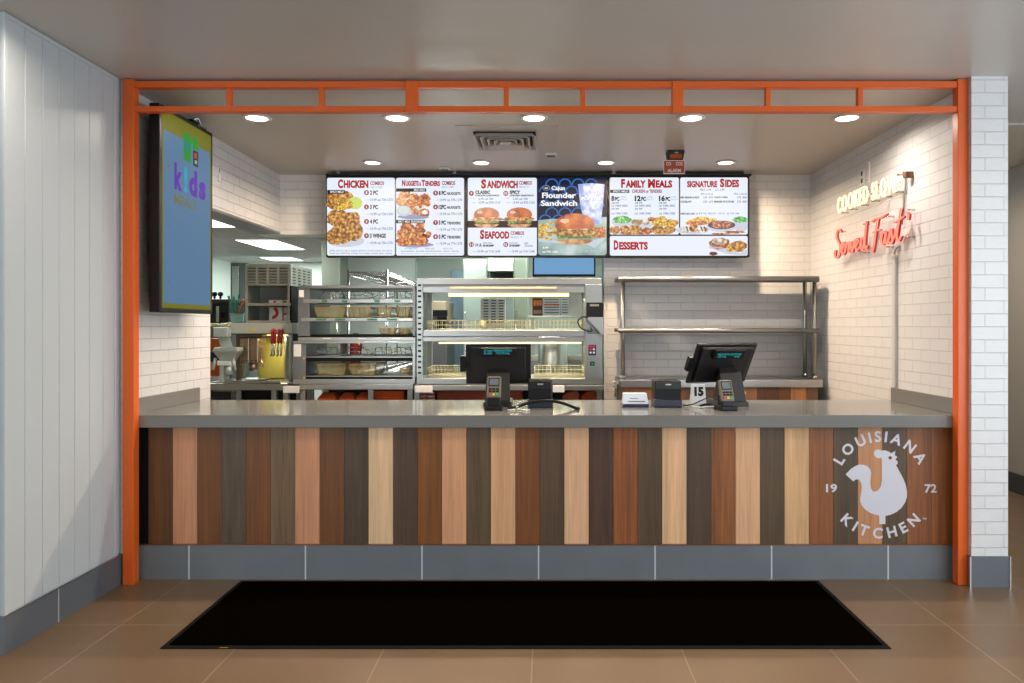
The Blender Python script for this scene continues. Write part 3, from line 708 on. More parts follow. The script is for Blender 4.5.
# --- sandwich / burger picture
t2 = board(467, 608, 'lit menu screen with SANDWICH and SEAFOOD combos beside a big flounder burger picture')
D = Draw(460, 170, .15625, YB, t2)
a = D.start(1).rect(50, 50, 492, 548, S_WHITE, .016).end('menu_panel')
D.start(2).text('S', 135, 60, 168, 120, S_RED, .03).text('ANDWICH', 172, 68, 370, 118, S_RED, .03).text('COMBOS', 377, 70, 460, 95, S_DRED, .01).text('MAKE IT', 380, 102, 440, 114, S_BLUE, 0).text('S', 128, 383, 156, 443, S_RED, .03).text('EAFOOD', 160, 392, 316, 441, S_RED, .03).text('COMBOS', 324, 392, 410, 416, S_DRED, .01).text('MAKE IT', 326, 425, 400, 437, S_BLUE, 0).end('heading', a)
LETT = food_mat('picture_lettuce', (70, 60, 30), (70, 130, 50), (170, 190, 110), 50)
def burger(D, cx, cy, s, rng, top=BUN):
    D.poly([(cx-62*s, cy+30*s)]+[(cx+74*s*math.cos(t)*1.0, cy+30*s-0*s+22*s*math.sin(t)) for t in [math.pi-k*math.pi/12 for k in range(13)]], food_m_bun2, dz=.0)
    D.poly([(cx-76*s, cy+6*s), (cx+78*s, cy+6*s), (cx+70*s, cy+26*s), (cx-66*s, cy+28*s)], LETT, dz=.00005)
    D.poly(blob(cx, cy-1*s, 94*s, 20*s, rng, rough=.12), FRIED, dz=.0001)
    D.poly([(cx-70*s, cy-14*s), (cx-30*s, cy-22*s), (cx+40*s, cy-20*s), (cx+74*s, cy-15*s), (cx+40*s, cy-7*s), (cx+10*s, cy-12*s), (cx-20*s, cy-5*s)], CREAM, dz=.00015)
    D.poly([(cx+78*s*math.cos(t), cy-20*s-52*s*math.sin(t)**.8 if math.sin(t) > 0 else cy-20*s) for t in [k*math.pi/20 for k in range(21)]]+[(cx-70*s, cy-12*s), (cx, cy-9*s), (cx+70*s, cy-12*s)], top, dz=.0002)
    D.poly(blob(cx-40*s, cy-42*s, 18*s, 9*s, rng, rough=.15), em_('bun_gloss', (238, 196, 170)), dz=.00025)
food_m_bun2 = food_mat('picture_bun_heel', (150, 90, 50), (205, 150, 100), (236, 196, 150), 16)
D.start(2).rect(50, 325, 492, 369, em_('picture_dark_table', (44, 26, 26)))
rng = random.Random(4); D.M = XZ(YB-LAYER*2.4)
burger(D, 170, 315, 1.05, rng); burger(D, 380, 315, 1.05, rng); D.end('food_picture', a)
D.start(3)
for n, x, s, s2 in (('9', 73, 'CLASSIC', 195), ('10', 293, 'SPICY', 386)):
    bullet(D, x, 150, n); D.text(s, x+25, 131, s2, 154, S_BLK, .03).text('CHICKEN SANDWICH', x+25, 158, x+178, 169, S_BLK, .02)
    D.rect(x-5, 180, x+28, 182, S_LINE).text('6.49 cal 700', x+46, 178, x+140, 192, S_GREY, 0).rect(x+5, 208, x+32, 210, S_LINE).text('10.99 cal 870-1210', x+46, 201, x+185, 216, S_GREY, 0)
bullet(D, 73, 477, '11'); bullet(D, 293, 477, '12')
D.text('1/4 LB.', 96, 470, 140, 490, S_BLK, .01).text('POPCORN', 148, 463, 205, 473, S_GREY, 0).text('SHRIMP', 145, 477, 218, 491, S_BLK, .02).text('POPCORN', 315, 463, 372, 473, S_GREY, 0).text('SHRIMP', 315, 477, 385, 491, S_BLK, .02).text('2 PC', 412, 464, 436, 476, S_BLK, .0).text('TENDERS', 412, 480, 466, 491, S_GREY, 0)
for x in (80, 300): D.rect(x, 521, x+24, 523, S_LINE).text('10.99 cal 710-1240', x+32, 514, x+178, 528, S_GREY, 0)
D.end('menu_text', a)
NAVY = em_('navy', (22, 30, 58)); ARC = em_('blue_arcs', (52, 112, 190))
a = D.start(1).rect(499, 50, 938, 548, NAVY, .016).end('picture_panel')
D.start(2)
for r in range(6):
    for c in range(6):
        cx = 500+c*84+(42 if r % 2 else 0)+4; cy = 96+r*46
        if cx > 905 or cx < 510: continue
        o = circle_pts(cx, cy, 42, n=13, a0=math.pi, a1=2*math.pi); i_ = circle_pts(cx, cy, 34, n=13, a0=2*math.pi, a1=math.pi)
        q = [(max(502, min(935, x)), max(54, y)) for x, y in o+i_]
        D.poly(q, ARC, dz=.00001*(r*6+c))
D.end('scallop_pattern', a)
D.start(3).poly([(500, 322), (600, 312), (760, 325), (938, 300), (938, 534), (926, 546), (514, 546), (500, 534)], PAPERM).poly([(500, 438), (620, 452), (800, 455), (938, 432), (860, 500), (820, 478), (640, 470), (505, 458)], em_('greaseproof', (196, 210, 224)), dz=.0001)
D.poly([(755, 92), (835, 84), (925, 92), (912, 250), (898, 345), (800, 345), (772, 240)], ICE, dz=.0002)
D.text('POPEYES', 778, 172, 900, 192, S_WT, .01, dz=.0004)
D.end('table_and_drink', a)
D.start(4)
rng = random.Random(9)
for k in range(9):
    y = 345+k*10+rng.uniform(-6, 6); x = 500+rng.uniform(0, 12); L = rng.uniform(70, 110); dy = rng.uniform(-22, 24)
    D.poly([(x, y), (x+L, y+dy), (x+L-3, y+dy+12), (x+1, y+13)], GOLD, dz=.00003*k)
for k in range(6):
    y = 365+k*11; x = 845; D.poly([(x, y), (928, y+rng.uniform(-15, 15)), (930, y+14), (x+2, y+14)], CRISPY, dz=.00003*k)
D.M = XZ(YB-LAYER*4.6)
burger(D, 735, 395, 1.62, rng)
D.end('food_picture', a)
D.start(5.6).poly(circle_pts(552, 115, 24, 18), em_('script_badge', (150, 160, 180))).poly(circle_pts(552, 115, 20, 14), NAVY, dz=.0003).text('est', 541, 110, 563, 121, S_WT, 0, dz=.0006).text('Cajun', 585, 103, 672, 138, S_WT, .01).text('Flounder', 525, 145, 742, 181, S_WT, .01).text('Sandwich', 517, 195, 750, 231, S_WT, .01)
D.text('6.49', 530, 490, 566, 504, S_WT, .01).text('cal 700-1240', 527, 517, 625, 530, S_WT, 0).text('TASTES LIKE THE BAYOU', 740, 512, 905, 528, em_('pale_caption', (190, 210, 214)), 0)
D.end('picture_caption', a)
# --- family meals / sides / desserts
t3 = board(608, 749.8, 'lit menu screen with FAMILY MEALS, SIGNATURE SIDES and DESSERTS panels')
D = Draw(600, 170, .15625, YB, t3)
a = D.start(1).rect(63, 48, 505, 413, S_WHITE, .014).end('menu_panel')
D.start(2).text('F', 135, 58, 160, 115, S_RED, .03).text('AMILY', 164, 66, 292, 114, S_RED, .03).text('M', 307, 58, 352, 115, S_RED, .03).text('EALS', 356, 66, 462, 114, S_RED, .03).text('CHICKEN or TENDERS', 205, 125, 396, 147, S_DRED, .01).end('heading', a)
D.start(2)
food(D, 12, [(140, 335, 66, 32, PLATE, .02), (142, 318, 62, 24, GREENF, .06), (262, 345, 78, 34, PLATE, .02), (262, 332, 66, 22, CREAM, .05), (375, 335, 42, 32, GOLD, .06), (330, 315, 26, 14, CRISPY, .1), (398, 312, 28, 16, GOLD, .06), (450, 345, 42, 30, GOLD, .06), (490, 335, 12, 16, CRISPY, .05),
 (95, 385, 34, 26, FRIED, .1), (158, 378, 32, 24, FRIED, .1), (225, 378, 42, 26, FRIED, .1), (300, 390, 36, 20, CRISPY, .1), (365, 382, 40, 26, FRIED, .1), (440, 385, 44, 22, FRIED, .1), (180, 403, 60, 9, CRISPY, .08), (400, 403, 60, 9, FRIED, .08), (275, 403, 50, 9, CRISPY, .08)])
D.end('food_picture', a)
D.start(3).rect(65, 127, 187, 147, S_BLK).text('SPICY MILD', 84, 131, 180, 143, S_WT, 0, dz=.0004)
for x, n in ((72, '8'), (222, '12'), (377, '16')):
    w_ = 22 if n == '8' else 42
    D.text(n, x, 164, x+w_-4, 200, S_BLK, .03).text('PC', x+w_, 172, x+w_+30, 199, S_BLK, .03)
    D.text('CHICKEN', x+w_+36, 168, x+w_+72, 178, S_BLUE, 0).text('FOR 3-4', x+w_+36, 184, x+w_+76, 194, S_BLUE, 0)
    for y, s, e in ((205, '28.99', 48), (222, 'cal 3480-3860', 104), (243, '29.99', 48), (272, 'cal 1980-3380', 104)): D.text(s, x, y, x+e, y+13, S_GREY, 0)
D.end('menu_text', a)
a = D.start(1).rect(513, 48, 945, 413, S_WHITE, .014).end('menu_panel')
D.start(2).text('SIGNATURE', 557, 70, 750, 112, S_RED, .03).text('S', 767, 55, 796, 112, S_RED, .03).text('IDES', 800, 62, 890, 111, S_RED, .03).end('heading', a)
D.start(2)
food(D, 15, [(650, 325, 66, 26, GOLD, .06), (590, 338, 42, 20, GOLD, .06), (720, 320, 30, 12, GOLD, .06), (625, 340, 70, 14, CRISPY, .08), (900, 352, 46, 46, PLATE, .02), (898, 318, 50, 20, GREENF, .07), (778, 362, 98, 34, PLATE, .01), (778, 352, 88, 28, em_('bowl_inner', (100, 70, 100)), .01), (780, 350, 70, 26, RICE, .05), (590, 385, 104, 26, PLATE, .02), (560, 382, 40, 18, CREAM, .08), (600, 372, 30, 26, CRISPY, .1), (650, 382, 40, 18, CREAM, .08), (860, 398, 66, 9, CRISPY, .15), (770, 408, 60, 5, CRISPY, .1)])
for x in (548, 640, 662, 575): D.poly([(x, 362), (x+8, 360), (x+20, 392), (x+12, 395)], em_('gravy', (110, 60, 40)), dz=.0008)
D.end('food_picture', a)
D.start(3).text('REG 3.49     LG 5.99', 642, 120, 795, 133, S_GREY, 0).text('REG or LG cal', 645, 147, 722, 159, S_GREY, 0).text('REG or LG cal', 858, 147, 938, 159, S_GREY, 0)
for y, s1, s2, x3, x4 in ((176, 'RED BEANS & RICE', 'CAJUN FRIES', 634, 816), (203, 'COLESLAW', 'MASHED POTATOES', 586, 858)):
    D.text(s1, 515, y-6, x3, y+6, S_BLK, .02).text('250  670', 660, y-7, 722, y+6, S_GREY, 0).text(s2, 730, y-6, x4, y+6, S_BLK, .02).text('270  800', 876, y-7, 938, y+6, S_GREY, 0)
D.text('HOMESTYLE MAC & CHEESE', 514, 274, 606, 286, S_BLK, .01).text('cal 310 710   BISCUIT 1.29 210   (6) 7.49 1240', 612, 273, 890, 287, S_GREY, 0)
D.end('menu_text', a)
a = D.start(1).rect(63, 422, 945, 548, S_WHITE, .014).end('menu_panel')
D.start(2).text('D', 88, 450, 118, 512, S_RED, .03).text('ESSERTS', 122, 460, 306, 511, S_RED, .03).end('heading', a)
D.start(2)
D.poly([(735, 510), (700, 500), (698, 478), (800, 500), (900, 532), (943, 505), (943, 540), (930, 546), (820, 540)], PLATE)
food(D, 17, [(765, 472, 66, 38, CRISPY, .08), (765, 455, 48, 22, CREAM, .08), (835, 500, 26, 26, GOLD, .1), (888, 488, 52, 36, FRIED, .07), (725, 535, 26, 12, em_('cinnamon', (110, 60, 45)), .05)])
D.end('food_picture', a)
# black cable trough above the screens
t = thing('cable_trough', 'long black cable trough running under the ceiling above the menu screens', 'cable trough', (wx(540, YB), YB+.08, 2.53))
MB().box(wx(325, YB), wx(752, YB), YB+.01, YB+.16, wz(175.3, YB), NC-.022, mat('dark_bronze', (44, 38, 34), .4), .003).build('trough', t)
b = MB()
for px in (335, 452, 612, 745): b.box(wx(px, YB), wx(px, YB)+.03, YB+.03, YB+.14, NC-.022, NC-.0005, CHROME)
b.build('hanger', t)

# ================================================================= portrait wall screen (kids meals)
XT = -2.04
tv = thing('wall_screen', 'tall portrait screen reading k!ds MEALS hung on the white brick side wall', 'screen', (XT, .34, 1.41))
MB().box(XT-.055, XT, .02, .665, 1.408, 2.517, BLACK, .004).build('casing', tv)
TM_ = lambda n: frame_matrix((XT+.0006+.0006*n, 0, 0), (0, 1, 0), (0, 0, 1))     # x->Y, y->Z, z->+X
OLIVE = em_('olive', (116, 114, 16), .85); PALE = em_('pale_blue_screen', (82, 118, 152), .95)
GB = em_('box_green', (20, 150, 40), .8); GD = em_('box_teal', (10, 130, 140), .8)
PUR = em_('purple', (92, 46, 168), .9); TEAL = em_('teal', (20, 160, 190), .9); OLT = em_('olive_text', (122, 118, 60), .8)
a = MB().prism(rrect(.045, .64, 1.432, 2.494, .006), 0, OLIVE, TM_(0)).build('picture_panel', tv)
MB().prism(rrect(.062, .625, 1.458, 2.387, .004), 0, PALE, TM_(1)).build('pale_field', a)
b = MB(); M = TM_(2)
put_text(b, 'k', PUR, M, .178, .272, 2.088, 2.238, .05); put_text(b, '!', TEAL, M, .292, .332, 2.088, 2.238, .06); put_text(b, 'd', PUR, M, .352, .455, 2.084, 2.238, .05); put_text(b, 's', PUR, M, .476, .565, 2.084, 2.190, .05)
put_text(b, 'MEALS', OLT, M, .18, .44, 2.008, 2.066, .012)
b.build('screen_lettering', a)
b = MB(); b.prism([(.28, 2.41), (.30, 2.445), (.33, 2.425), (.36, 2.44), (.385, 2.40), (.375, 2.29), (.36, 2.268), (.30, 2.275), (.287, 2.30)], 0, GB, M); b.prism(circle_pts(.33, 2.36, .028), 0, GD, TM_(2.5))
b.prism([(.395, 2.40), (.41, 2.44), (.45, 2.44), (.47, 2.40), (.472, 2.36), (.395, 2.36)], 0, GB, M); b.prism([(.40, 2.355), (.468, 2.355), (.465, 2.265), (.405, 2.265)], 0, em_('dark_pouch', (46, 40, 50), .8), M)
b.prism([(.415, 2.34), (.45, 2.345), (.45, 2.315), (.418, 2.31)], 0, em_('pouch_red', (200, 60, 50), .8), TM_(2.5)); b.prism([(.42, 2.30), (.455, 2.302), (.45, 2.28), (.424, 2.28)], 0, em_('pouch_white', (150, 170, 160), .8), TM_(2.5))
b.build('box_picture', a)
b = MB()
for z in (2.20, 1.885, 1.57): b.prism(circle_pts(.115, z, .008, .008), 0, OLT, TM_(2))
b.build('bullet_marks', a)
b = MB(); b.box(-XW+.0005, XT-.055, .22, .46, 1.75, 2.2, BLACKM) if False else b.box(-XW+.0005, XT-.056, .22, .46, 1.75, 2.2, BLACKM, .004); b.build('wall_mount', tv)
b = MB(); b.box(XT-.09, XT-.01, .19, .23, 2.50, 2.535, BLACKM, .004); b.box(XT-.09, XT-.01, .42, .50, 2.50, 2.54, BLACKM, .004); b.tube([(XT-.05, .44, 2.53), (XT-.02, .50, 2.565), (XT-.03, .56, 2.545), (XT-.02, .62, 2.53)], .006, CHROME, smooth_n=5); b.build('top_bracket', tv)
t = thing('wall_socket', 'small white outlet plate high on the brick side wall beyond the portrait screen', 'socket', (-XW, 1.1, 2.30))
MB().box(-XW+.0005, -XW+.008, 1.06, 1.10, 2.30, 2.40, WHITEP, .002).build('cover_plate', t)
MB().box(-XW+.0082, -XW+.010, 1.07, 1.075, 2.36, 2.39, DARK).build('outlet', t)
# ================================================================= kitchen pass-through equipment
def bx(mb, px0, px1, py0, py1, Y0, Y1, m, bev=.0, Yr=None, zb=None):
    """box whose front face (at Y0) fills the given outline"""
    Yr = Y0 if Yr is None else Yr
    return mb.box(wx(px0, Yr), wx(px1, Yr), Y0, Y1, wz(py1, Yr) if zb is None else zb, wz(py0, Yr), m, bev)
GLASS = mat('clear_glass', (240, 245, 242), .02, trans=1.0)
GLASS.node_tree.nodes['Principled BSDF'].inputs['IOR'].default_value = 1.05
GLASS.use_screen_refraction = True if hasattr(GLASS, 'use_screen_refraction') else None
AMBERR = mat('amber_rim', (190, 150, 70), .25)
AMBER = mat('amber_plastic', (232, 214, 150), .15)
AMBER.node_tree.nodes['Principled BSDF'].inputs['Alpha'].default_value = .38
GREEN_LED = mat('green_led', (30, 190, 70), emit=.8); RED_LED = mat('red_led', (230, 50, 50), emit=1.0)
ORBAG = mat('orange_carton', (248, 108, 44), .55); RW = mat('red_white_cups', (200, 70, 55), .5)

# --- stainless work counters under the equipment
def work_table(label, px0, px1, pyt, pyb, Y0, Y1, legs, ref='work_table', shelf=True):
    t = thing('steel_work_table', label, 'work table', (wx((px0+px1)/2, Y0), Y0, 0))
    bx(MB(), px0, px1, pyt, pyb, Y0, Y1, STEEL, .004).build('tabletop', t)
    for px in legs:
        for Y in (Y0+.04, Y1-.08):
            x = wx(px, Y0); MB().box(x-.022, x+.022, Y, Y+.044, 0, wz(pyb, Y0), STEELV, .003).build('leg', t)
    if shelf:
        MB().box(wx(px0+1, Y0), wx(px1-1, Y0), Y0+.03, Y1-.02, .60, .625, STEELD, .002).build('undershelf', t)
        MB().box(wx(px0+1, Y0), wx(px1-1, Y0), Y1-.03, Y1-.01, .1, wz(pyb, Y0), mat('dark_back_panel', (34, 36, 36), .5)).build('back_panel', t)
    return t
YC = 2.02
work_table('steel table under the black glass holding cabinets, orange cartons stored below', 299, 413, 384.5, 389.8, YC, 2.78, (301, 369.5, 409))
work_table('steel table under the heated display cabinet', 413.6, 603.5, 385.2, 390.5, YC, 2.78, (416, 600))
work_table('steel table at the side of the kitchen carrying the tall shelf unit', 200, 288, 383.5, 390.3, 2.25, 3.0, (206, 272, 284))

# --- display warmer
YW = 2.06
w = thing('heated_display_cabinet', 'wide two-tier stainless heated display cabinet with lit glass front', 'display cabinet', (wx(510, YW), YW, wz(384.4, YW)))
cx0, cy0, ck = 410, 240, .2488
def q(cx0_, cx1_, cy0_, cy1_): return (410+cx0_*ck, 410+cx1_*ck, 240+cy0_*ck, 240+cy1_*ck)
D1 = 2.62
b = MB()
bx(b, *q(28, 770, 153, 180), YW, D1, STEEL, .004); bx(b, *q(52, 700, 181, 190), YW+.012, YW+.05, STEELD); bx(b, *q(160, 590, 188, 197), YW-.012, YW+.02, mat('cream_strip', (206, 190, 150), .4), .002); bx(b, *q(52, 700, 190, 211), YW+.004, YW+.05, STEEL, .002)
b.build('top_hood', w)
b = MB(); bx(b, *q(52, 702, 362, 388), YW, D1, STEEL, .004); bx(b, *q(52, 702, 390, 408), YW+.006, YW+.06, STEEL, .003); b.build('middle_deck', w)
b = MB(); bx(b, *q(28, 775, 556, 580), YW-.004, D1, STEEL, .004); b.build('bottom_deck', w)
b = MB(); bx(b, *q(27, 50, 158, 578), YW-.01, YW+.03, STEELV, .002)
for k in range(17): bx(b, *q(32, 45, 178+k*22, 186+k*22), YW-.0112, YW-.0098, BLACKM)
b.build('slotted_post', w)
b = MB(); bx(b, *q(28, 50, 178, 560), D1-.04, D1, STEELV, .002, Yr=YW); bx(b, *q(702, 770, 178, 560), D1-.04, D1, STEELV, .002, Yr=YW); b.build('rear_post', w)
b = MB(); bx(b, *q(704, 771, 178, 560), YW-.006, YW+.30, STEELV, .004); b.build('control_column', w)
b = MB(); bx(b, *q(717, 748, 421, 464), YW-.010, YW-.005, mat('navy_keypad', (28, 34, 84), .3), .001)
for i in range(2):
    bx(b, *q(721+i*12, 731+i*12, 425, 431), YW-.0115, YW-.0095, RED_LED)
for i in range(2):
    for j in range(2): bx(b, *q(722+i*13, 730+i*13, 436+j*13, 443+j*13), YW-.0115, YW-.0095, WHITEP if (i+j) else RED_LED)
b.build('keypad', w)
p0 = at(410+733*ck, 240+497*ck, YW-.006); b = MB(); b.box(p0.x-.018, p0.x+.018, p0.y-.006, p0.y+.001, p0.z-.016, p0.z+.016, BLACK, .002); b.box(p0.x-.008, p0.x+.008, p0.y-.009, p0.y-.005, p0.z-.006, p0.z+.006, GREEN_LED, .001); b.build('power_switch', w)
b = MB()
for k in range(4): bx(b, *q(712, 762, 350+k*5-150+160, 352+k*5-150+160), YW-.0075, YW-.0055, BLACKM)
b.build('vent_slots', w)
lamp = mat('heat_lamp_glow', (255, 226, 150), emit=3.2)
for (c0, c1, y0, y1) in ((150, 640, 214, 224), (110, 690, 412, 417)):
    b = MB(); z = wz(240+(y0+y1)/2*ck, YW); b.cyl((wx(410+c0*ck, YW), YW+.09, z), (wx(410+c1*ck, YW), YW+.09, z), .012 if y0 < 300 else .006, lamp, 14); b.build('heat_lamp', w)
    l = bpy.data.lights.new('heat_glow', 'AREA'); l.shape = 'RECTANGLE'; l.size = 1.2; l.size_y = .05; l.energy = 5; l.color = (1, .84, .5)
    o = bpy.data.objects.new('heat_glow', l); COL.objects.link(o); o.parent = w; o.location = (0, .22, z-.03-w.location.z)
CRM = mat('cream_wire', (226, 214, 170), .35, .3)
def basket(mb, x0, x1, y0, y1, z0, h, nx=12):
    r = .0025
    for z in (z0+.004, z0+h*.5, z0+h):
        mb.tube([(x0, y0, z), (x1, y0, z), (x1, y1, z), (x0, y1, z), (x0, y0, z)], r, CRM, 6)
    for k in range(nx+1):
        x = x0+(x1-x0)*k/nx; mb.tube([(x, y0, z0+h), (x, y0, z0+.004), (x, y1, z0+.004), (x, y1, z0+h)], r*.8, CRM, 5)
    for k in range(1, 5):
        y = y0+(y1-y0)*k/5; mb.tube([(x0, y, z0+h), (x0, y, z0+.004), (x1, y, z0+.004), (x1, y, z0+h)], r*.8, CRM, 5)
zt = wz(240+352*ck, YW+.1)-.0; zl = wz(240+549*ck, YW+.1)
mid_top = wz(240+362*ck, YW); low_top = wz(240+556*ck, YW-.004)
bl = {('u', 0): 'beside the slotted post on the upper tier', ('u', 1): 'in the middle of the upper tier', ('u', 2): 'under the posters on the upper tier', ('l', 0): 'beside the slotted post on the lower tier', ('l', 1): 'by the keypad on the lower tier'}
for tier, i, c0, c1, zz in (('u', 0, 72, 280, mid_top), ('u', 1, 290, 480, mid_top), ('u', 2, 500, 690, mid_top), ('l', 0, 72, 240, low_top), ('l', 1, 500, 700, low_top)):
    t = thing('wire_food_basket', 'cream wire basket '+bl[(tier, i)], 'basket', (wx(410+(c0+c1)/2*ck, YW), YW+.2, zz+.002), 0, 'wire baskets in the display cabinet')
    b = MB(); basket(b, wx(410+c0*ck, YW+.1), wx(410+c1*ck, YW+.1), YW+.10, YW+.46, zz+.004, .075); b.build('wirework', t)
# label printer + bracket at the warmer's side
YP = YW-.07
t = thing('label_printer', 'small black label printer on a steel bracket at the end of the display cabinet', 'printer', at(595, 317, YP))
b = MB(); bx(b, 586.6, 603.4, 302.4, 317, YP, YP+.06, BLACK, .005); b.build('printer_body', t)
b = MB(); bx(b, 590, 599, 304.2, 306.2, YP-.002, YP+.001, mat('grey_slot', (130, 125, 118), .4)); b.build('paper_slot', t)
b = MB(); b.hexa([at(585, 318, YP), at(603, 318, YP), at(603, 318, YP)+Vector((0, .06, 0)), at(585, 318, YP)+Vector((0, .06, 0))][0:4], [at(585, 317.1, YP), at(603.4, 317.1, YP), at(603.4, 317.1, YP)+Vector((0, .06, 0)), at(585, 317.1, YP)+Vector((0, .06, 0))], STEEL)
b.prism([(wx(586, YP), wz(318, YP)), (wx(603.4, YP), wz(336, YP)), (wx(603.4, YP), wz(318, YP))], .003, STEEL, XZ(YP)); b.build('bracket', t)
b = MB(); b.tube([at(588, 317.6, YP)+Vector((0, -.01, 0)), at(582.5, 317, YP), at(578, 321, YP), at(580, 327, YP), at(586, 330.5, YP), at(592, 331, YP), at(590, 327, YP)], .005, BLACK, smooth_n=6); b.build('cable', t)

# --- two black-shelved holding cabinets
def pan_mesh(x0, x1, y0, y1, z0, z1, m, par_name, label, group, part='pan_body'):
    z0 += .005; x0 += .009; x1 -= .009
    t = thing('food_pan', label, 'food pan', ((x0+x1)/2, (y0+y1)/2, z0), 0, group)
    b = MB(); tp = .012
    o = [(x0+tp, y0+tp, z0), (x1-tp, y0+tp, z0), (x1-tp, y1-tp, z0), (x0+tp, y1-tp, z0)]; u = [(x0, y0, z1), (x1, y0, z1), (x1, y1, z1), (x0, y1, z1)]
    for k in range(4): b.quad([o[k], o[(k+1) % 4], u[(k+1) % 4], u[k]], m)
    b.quad(o[::-1], m); b.build(part, t)
    b = MB()
    for k in range(4): b.tube([o[k], u[k]], .005, AMBERR, 6)
    for k in range(1, 4):
        f = k/4; b.tube([Vector(o[0]).lerp(Vector(o[1]), f), Vector(u[0]).lerp(Vector(u[1]), f)], .0018, AMBERR, 5)
    b.tube([o[0], o[1], o[2], o[3], o[0]], .004, AMBERR, 6); b.build('corner_ribs', t); m = AMBERR
    b = MB()
    b.box(x0-.008, x1+.008, y0-.008, y0+.004, z1-.004, z1+.003, m); b.box(x0-.008, x1+.008, y1-.004, y1+.008, z1-.004, z1+.003, m); b.box(x0-.008, x0+.004, y0, y1, z1-.004, z1+.003, m); b.box(x1-.004, x1+.008, y0, y1, z1-.004, z1+.003, m)
    b.build('rim', t)
YH = 2.06; D2 = 2.66
def r4(cx, cy): return (290+cx*.127, 330+cy*.127)
h1 = thing('food_holding_cabinet', 'stainless open holding cabinet with rows of green digits, stacked on top', 'holding cabinet', (wx(356, YH), YH, wz(341, YH)))
b = MB(); bx(b, 298, 415, 285.3, 288.6, YH, D2, STEELD, .003); b.build('top_panel', h1)
b = MB(); bx(b, 298, 309.5, 288.6, 336, YH+.006, D2, STEELD, .002); b.build('control_side', h1)
b = MB(); bx(b, 412.5, 415, 288.6, 336, YH+.004, D2, STEELD, .002); b.build('side_panel', h1)
b = MB(); bx(b, 299, 303.6, 290, 297, YH+.003, YH+.0065, PAPER); b.build('paper_label', h1)
for y0, y1, dg in ((299.2, 303, (32.4, 52.6, 85, 105)), (317.9, 321.3, (29, 48, 80, 100))):
    b = MB(); bx(b, 303 if y0 < 310 else 301, 412.5, y0, y1, YH-.006, D2-.02, STEEL, .002); bx(b, 411 if y0 < 310 else 399, 412.4, y0+1.2, y1-.8, YH-.008, YH-.0055, WHITEP); sh = b.build('shelf', h1)
    b = MB()
    for dx in dg:
        px = 290+dx; ww = 5.2 if y0 < 310 else 10
        bx(b, px-ww/2+2, px+ww/2+2, y0+.8, y1-.9, YH-.008, YH-.0055, DARK)
        M = XZ(YH-.0088); put_text(b, '88' if y0 < 310 else '88 88', GREEN_LED, M, wx(px-ww/2+2.5, YH), wx(px+ww/2+1.5, YH), wz(y1-1.2, YH), wz(y0+1.1, YH), .02)
    b.build('green_display', sh)
b = MB(); bx(b, 311, 413, 334.8, 337.2, YH-.002, D2, BLACKM, .002); b.build('base_tray', h1)
b = MB(); bx(b, 298, 415, 337.3, 341, YH-.006, D2, STEEL, .003)
for px in (327, 362, 396): bx(b, px-4, px+4, 338, 339, YH-.008, YH-.0055, WHITEP)
b.build('base_rail', h1)
h2 = thing('food_holding_cabinet', 'stainless open holding cabinet with two black shelves, underneath the green-digit one', 'holding cabinet', (wx(354, YH), YH, wz(384.4, YH)))
b = MB(); bx(b, 292.8, 415, 341.1, 343.4, YH-.006, D2, STEEL, .002); b.build('top_panel', h2)
b = MB(); bx(b, 292.8, 305.7, 343.5, 379, YH, D2, STEELD, .002); b.build('control_side', h2)
b = MB(); bx(b, 412.5, 415, 343.5, 379, YH, D2, STEEL, .002); b.build('side_panel', h2)
b = MB(); bx(b, 293.8, 301, 344, 356.5, YH-.003, YH-.0005, PAPER)
for px, py in ((303.8, 358.3), (304, 377.6), (359, 343.8)): bx(b, px-.8, px+.8, py-.8, py+.8, YH-.009, YH-.0065, mat('yellow_sticker', (228, 210, 40), .5))
b.build('paper_label', h2)
for y0, y1 in ((357.6, 361.2), (376.8, 379)):
    b = MB(); bx(b, 306, 412.4, y0, y1, YH-.004, D2-.02, BLACKM, .002); bx(b, 306, 412.4, y0-1, y0, YH+.004, D2-.02, STEEL); b.build('shelf', h2)
b = MB(); bx(b, 292.8, 415, 379.1, 383.9, YH-.006, D2, STEEL, .003); b.build('base_rail', h2)
# pans
Y1_, Y2_ = YH+.05, YH+.40
dl = ['first from the paper-label side', 'second from the paper-label side', 'third from the paper-label side', 'last before the display cabinet']
for i, (a_, c_) in enumerate(((190, 440), (450, 640), (682, 805), (835, 952))):
    pan_mesh(wx(290+a_*.127, Y1_), wx(290+c_*.127, Y1_), Y1_, Y2_, wz(317.9, YH)+.002, wz(307.2, Y1_), AMBER, '', 'amber food pan on the lower green-digit shelf, '+dl[i], 'amber food pans in the holding cabinets')
for i, (a_, c_) in enumerate(((695, 840), (850, 952))):
    pan_mesh(wx(290+a_*.127, Y1_), wx(290+c_*.127, Y1_), Y1_, Y2_, wz(334.8, YH-.002)+.002, wz(328, Y1_), AMBER, '', 'amber food pan on the base tray of the green-digit cabinet, '+('inner one' if not i else 'against the display cabinet'), 'amber food pans in the holding cabinets')
for i, (a_, c_, e) in enumerate(((205, 445, 364), (460, 685, 364), (855, 950, 368.5))):
    pan_mesh(wx(290+a_*.127, Y1_), wx(290+c_*.127, Y1_), Y1_, Y2_, wz(376.8, YH-.004)+.010, wz(e, Y1_), AMBER, '', 'amber food pan on the bottom shelf of the lower cabinet, '+['beside the paper label', 'in the middle', 'small one'][i], 'amber food pans in the holding cabinets')
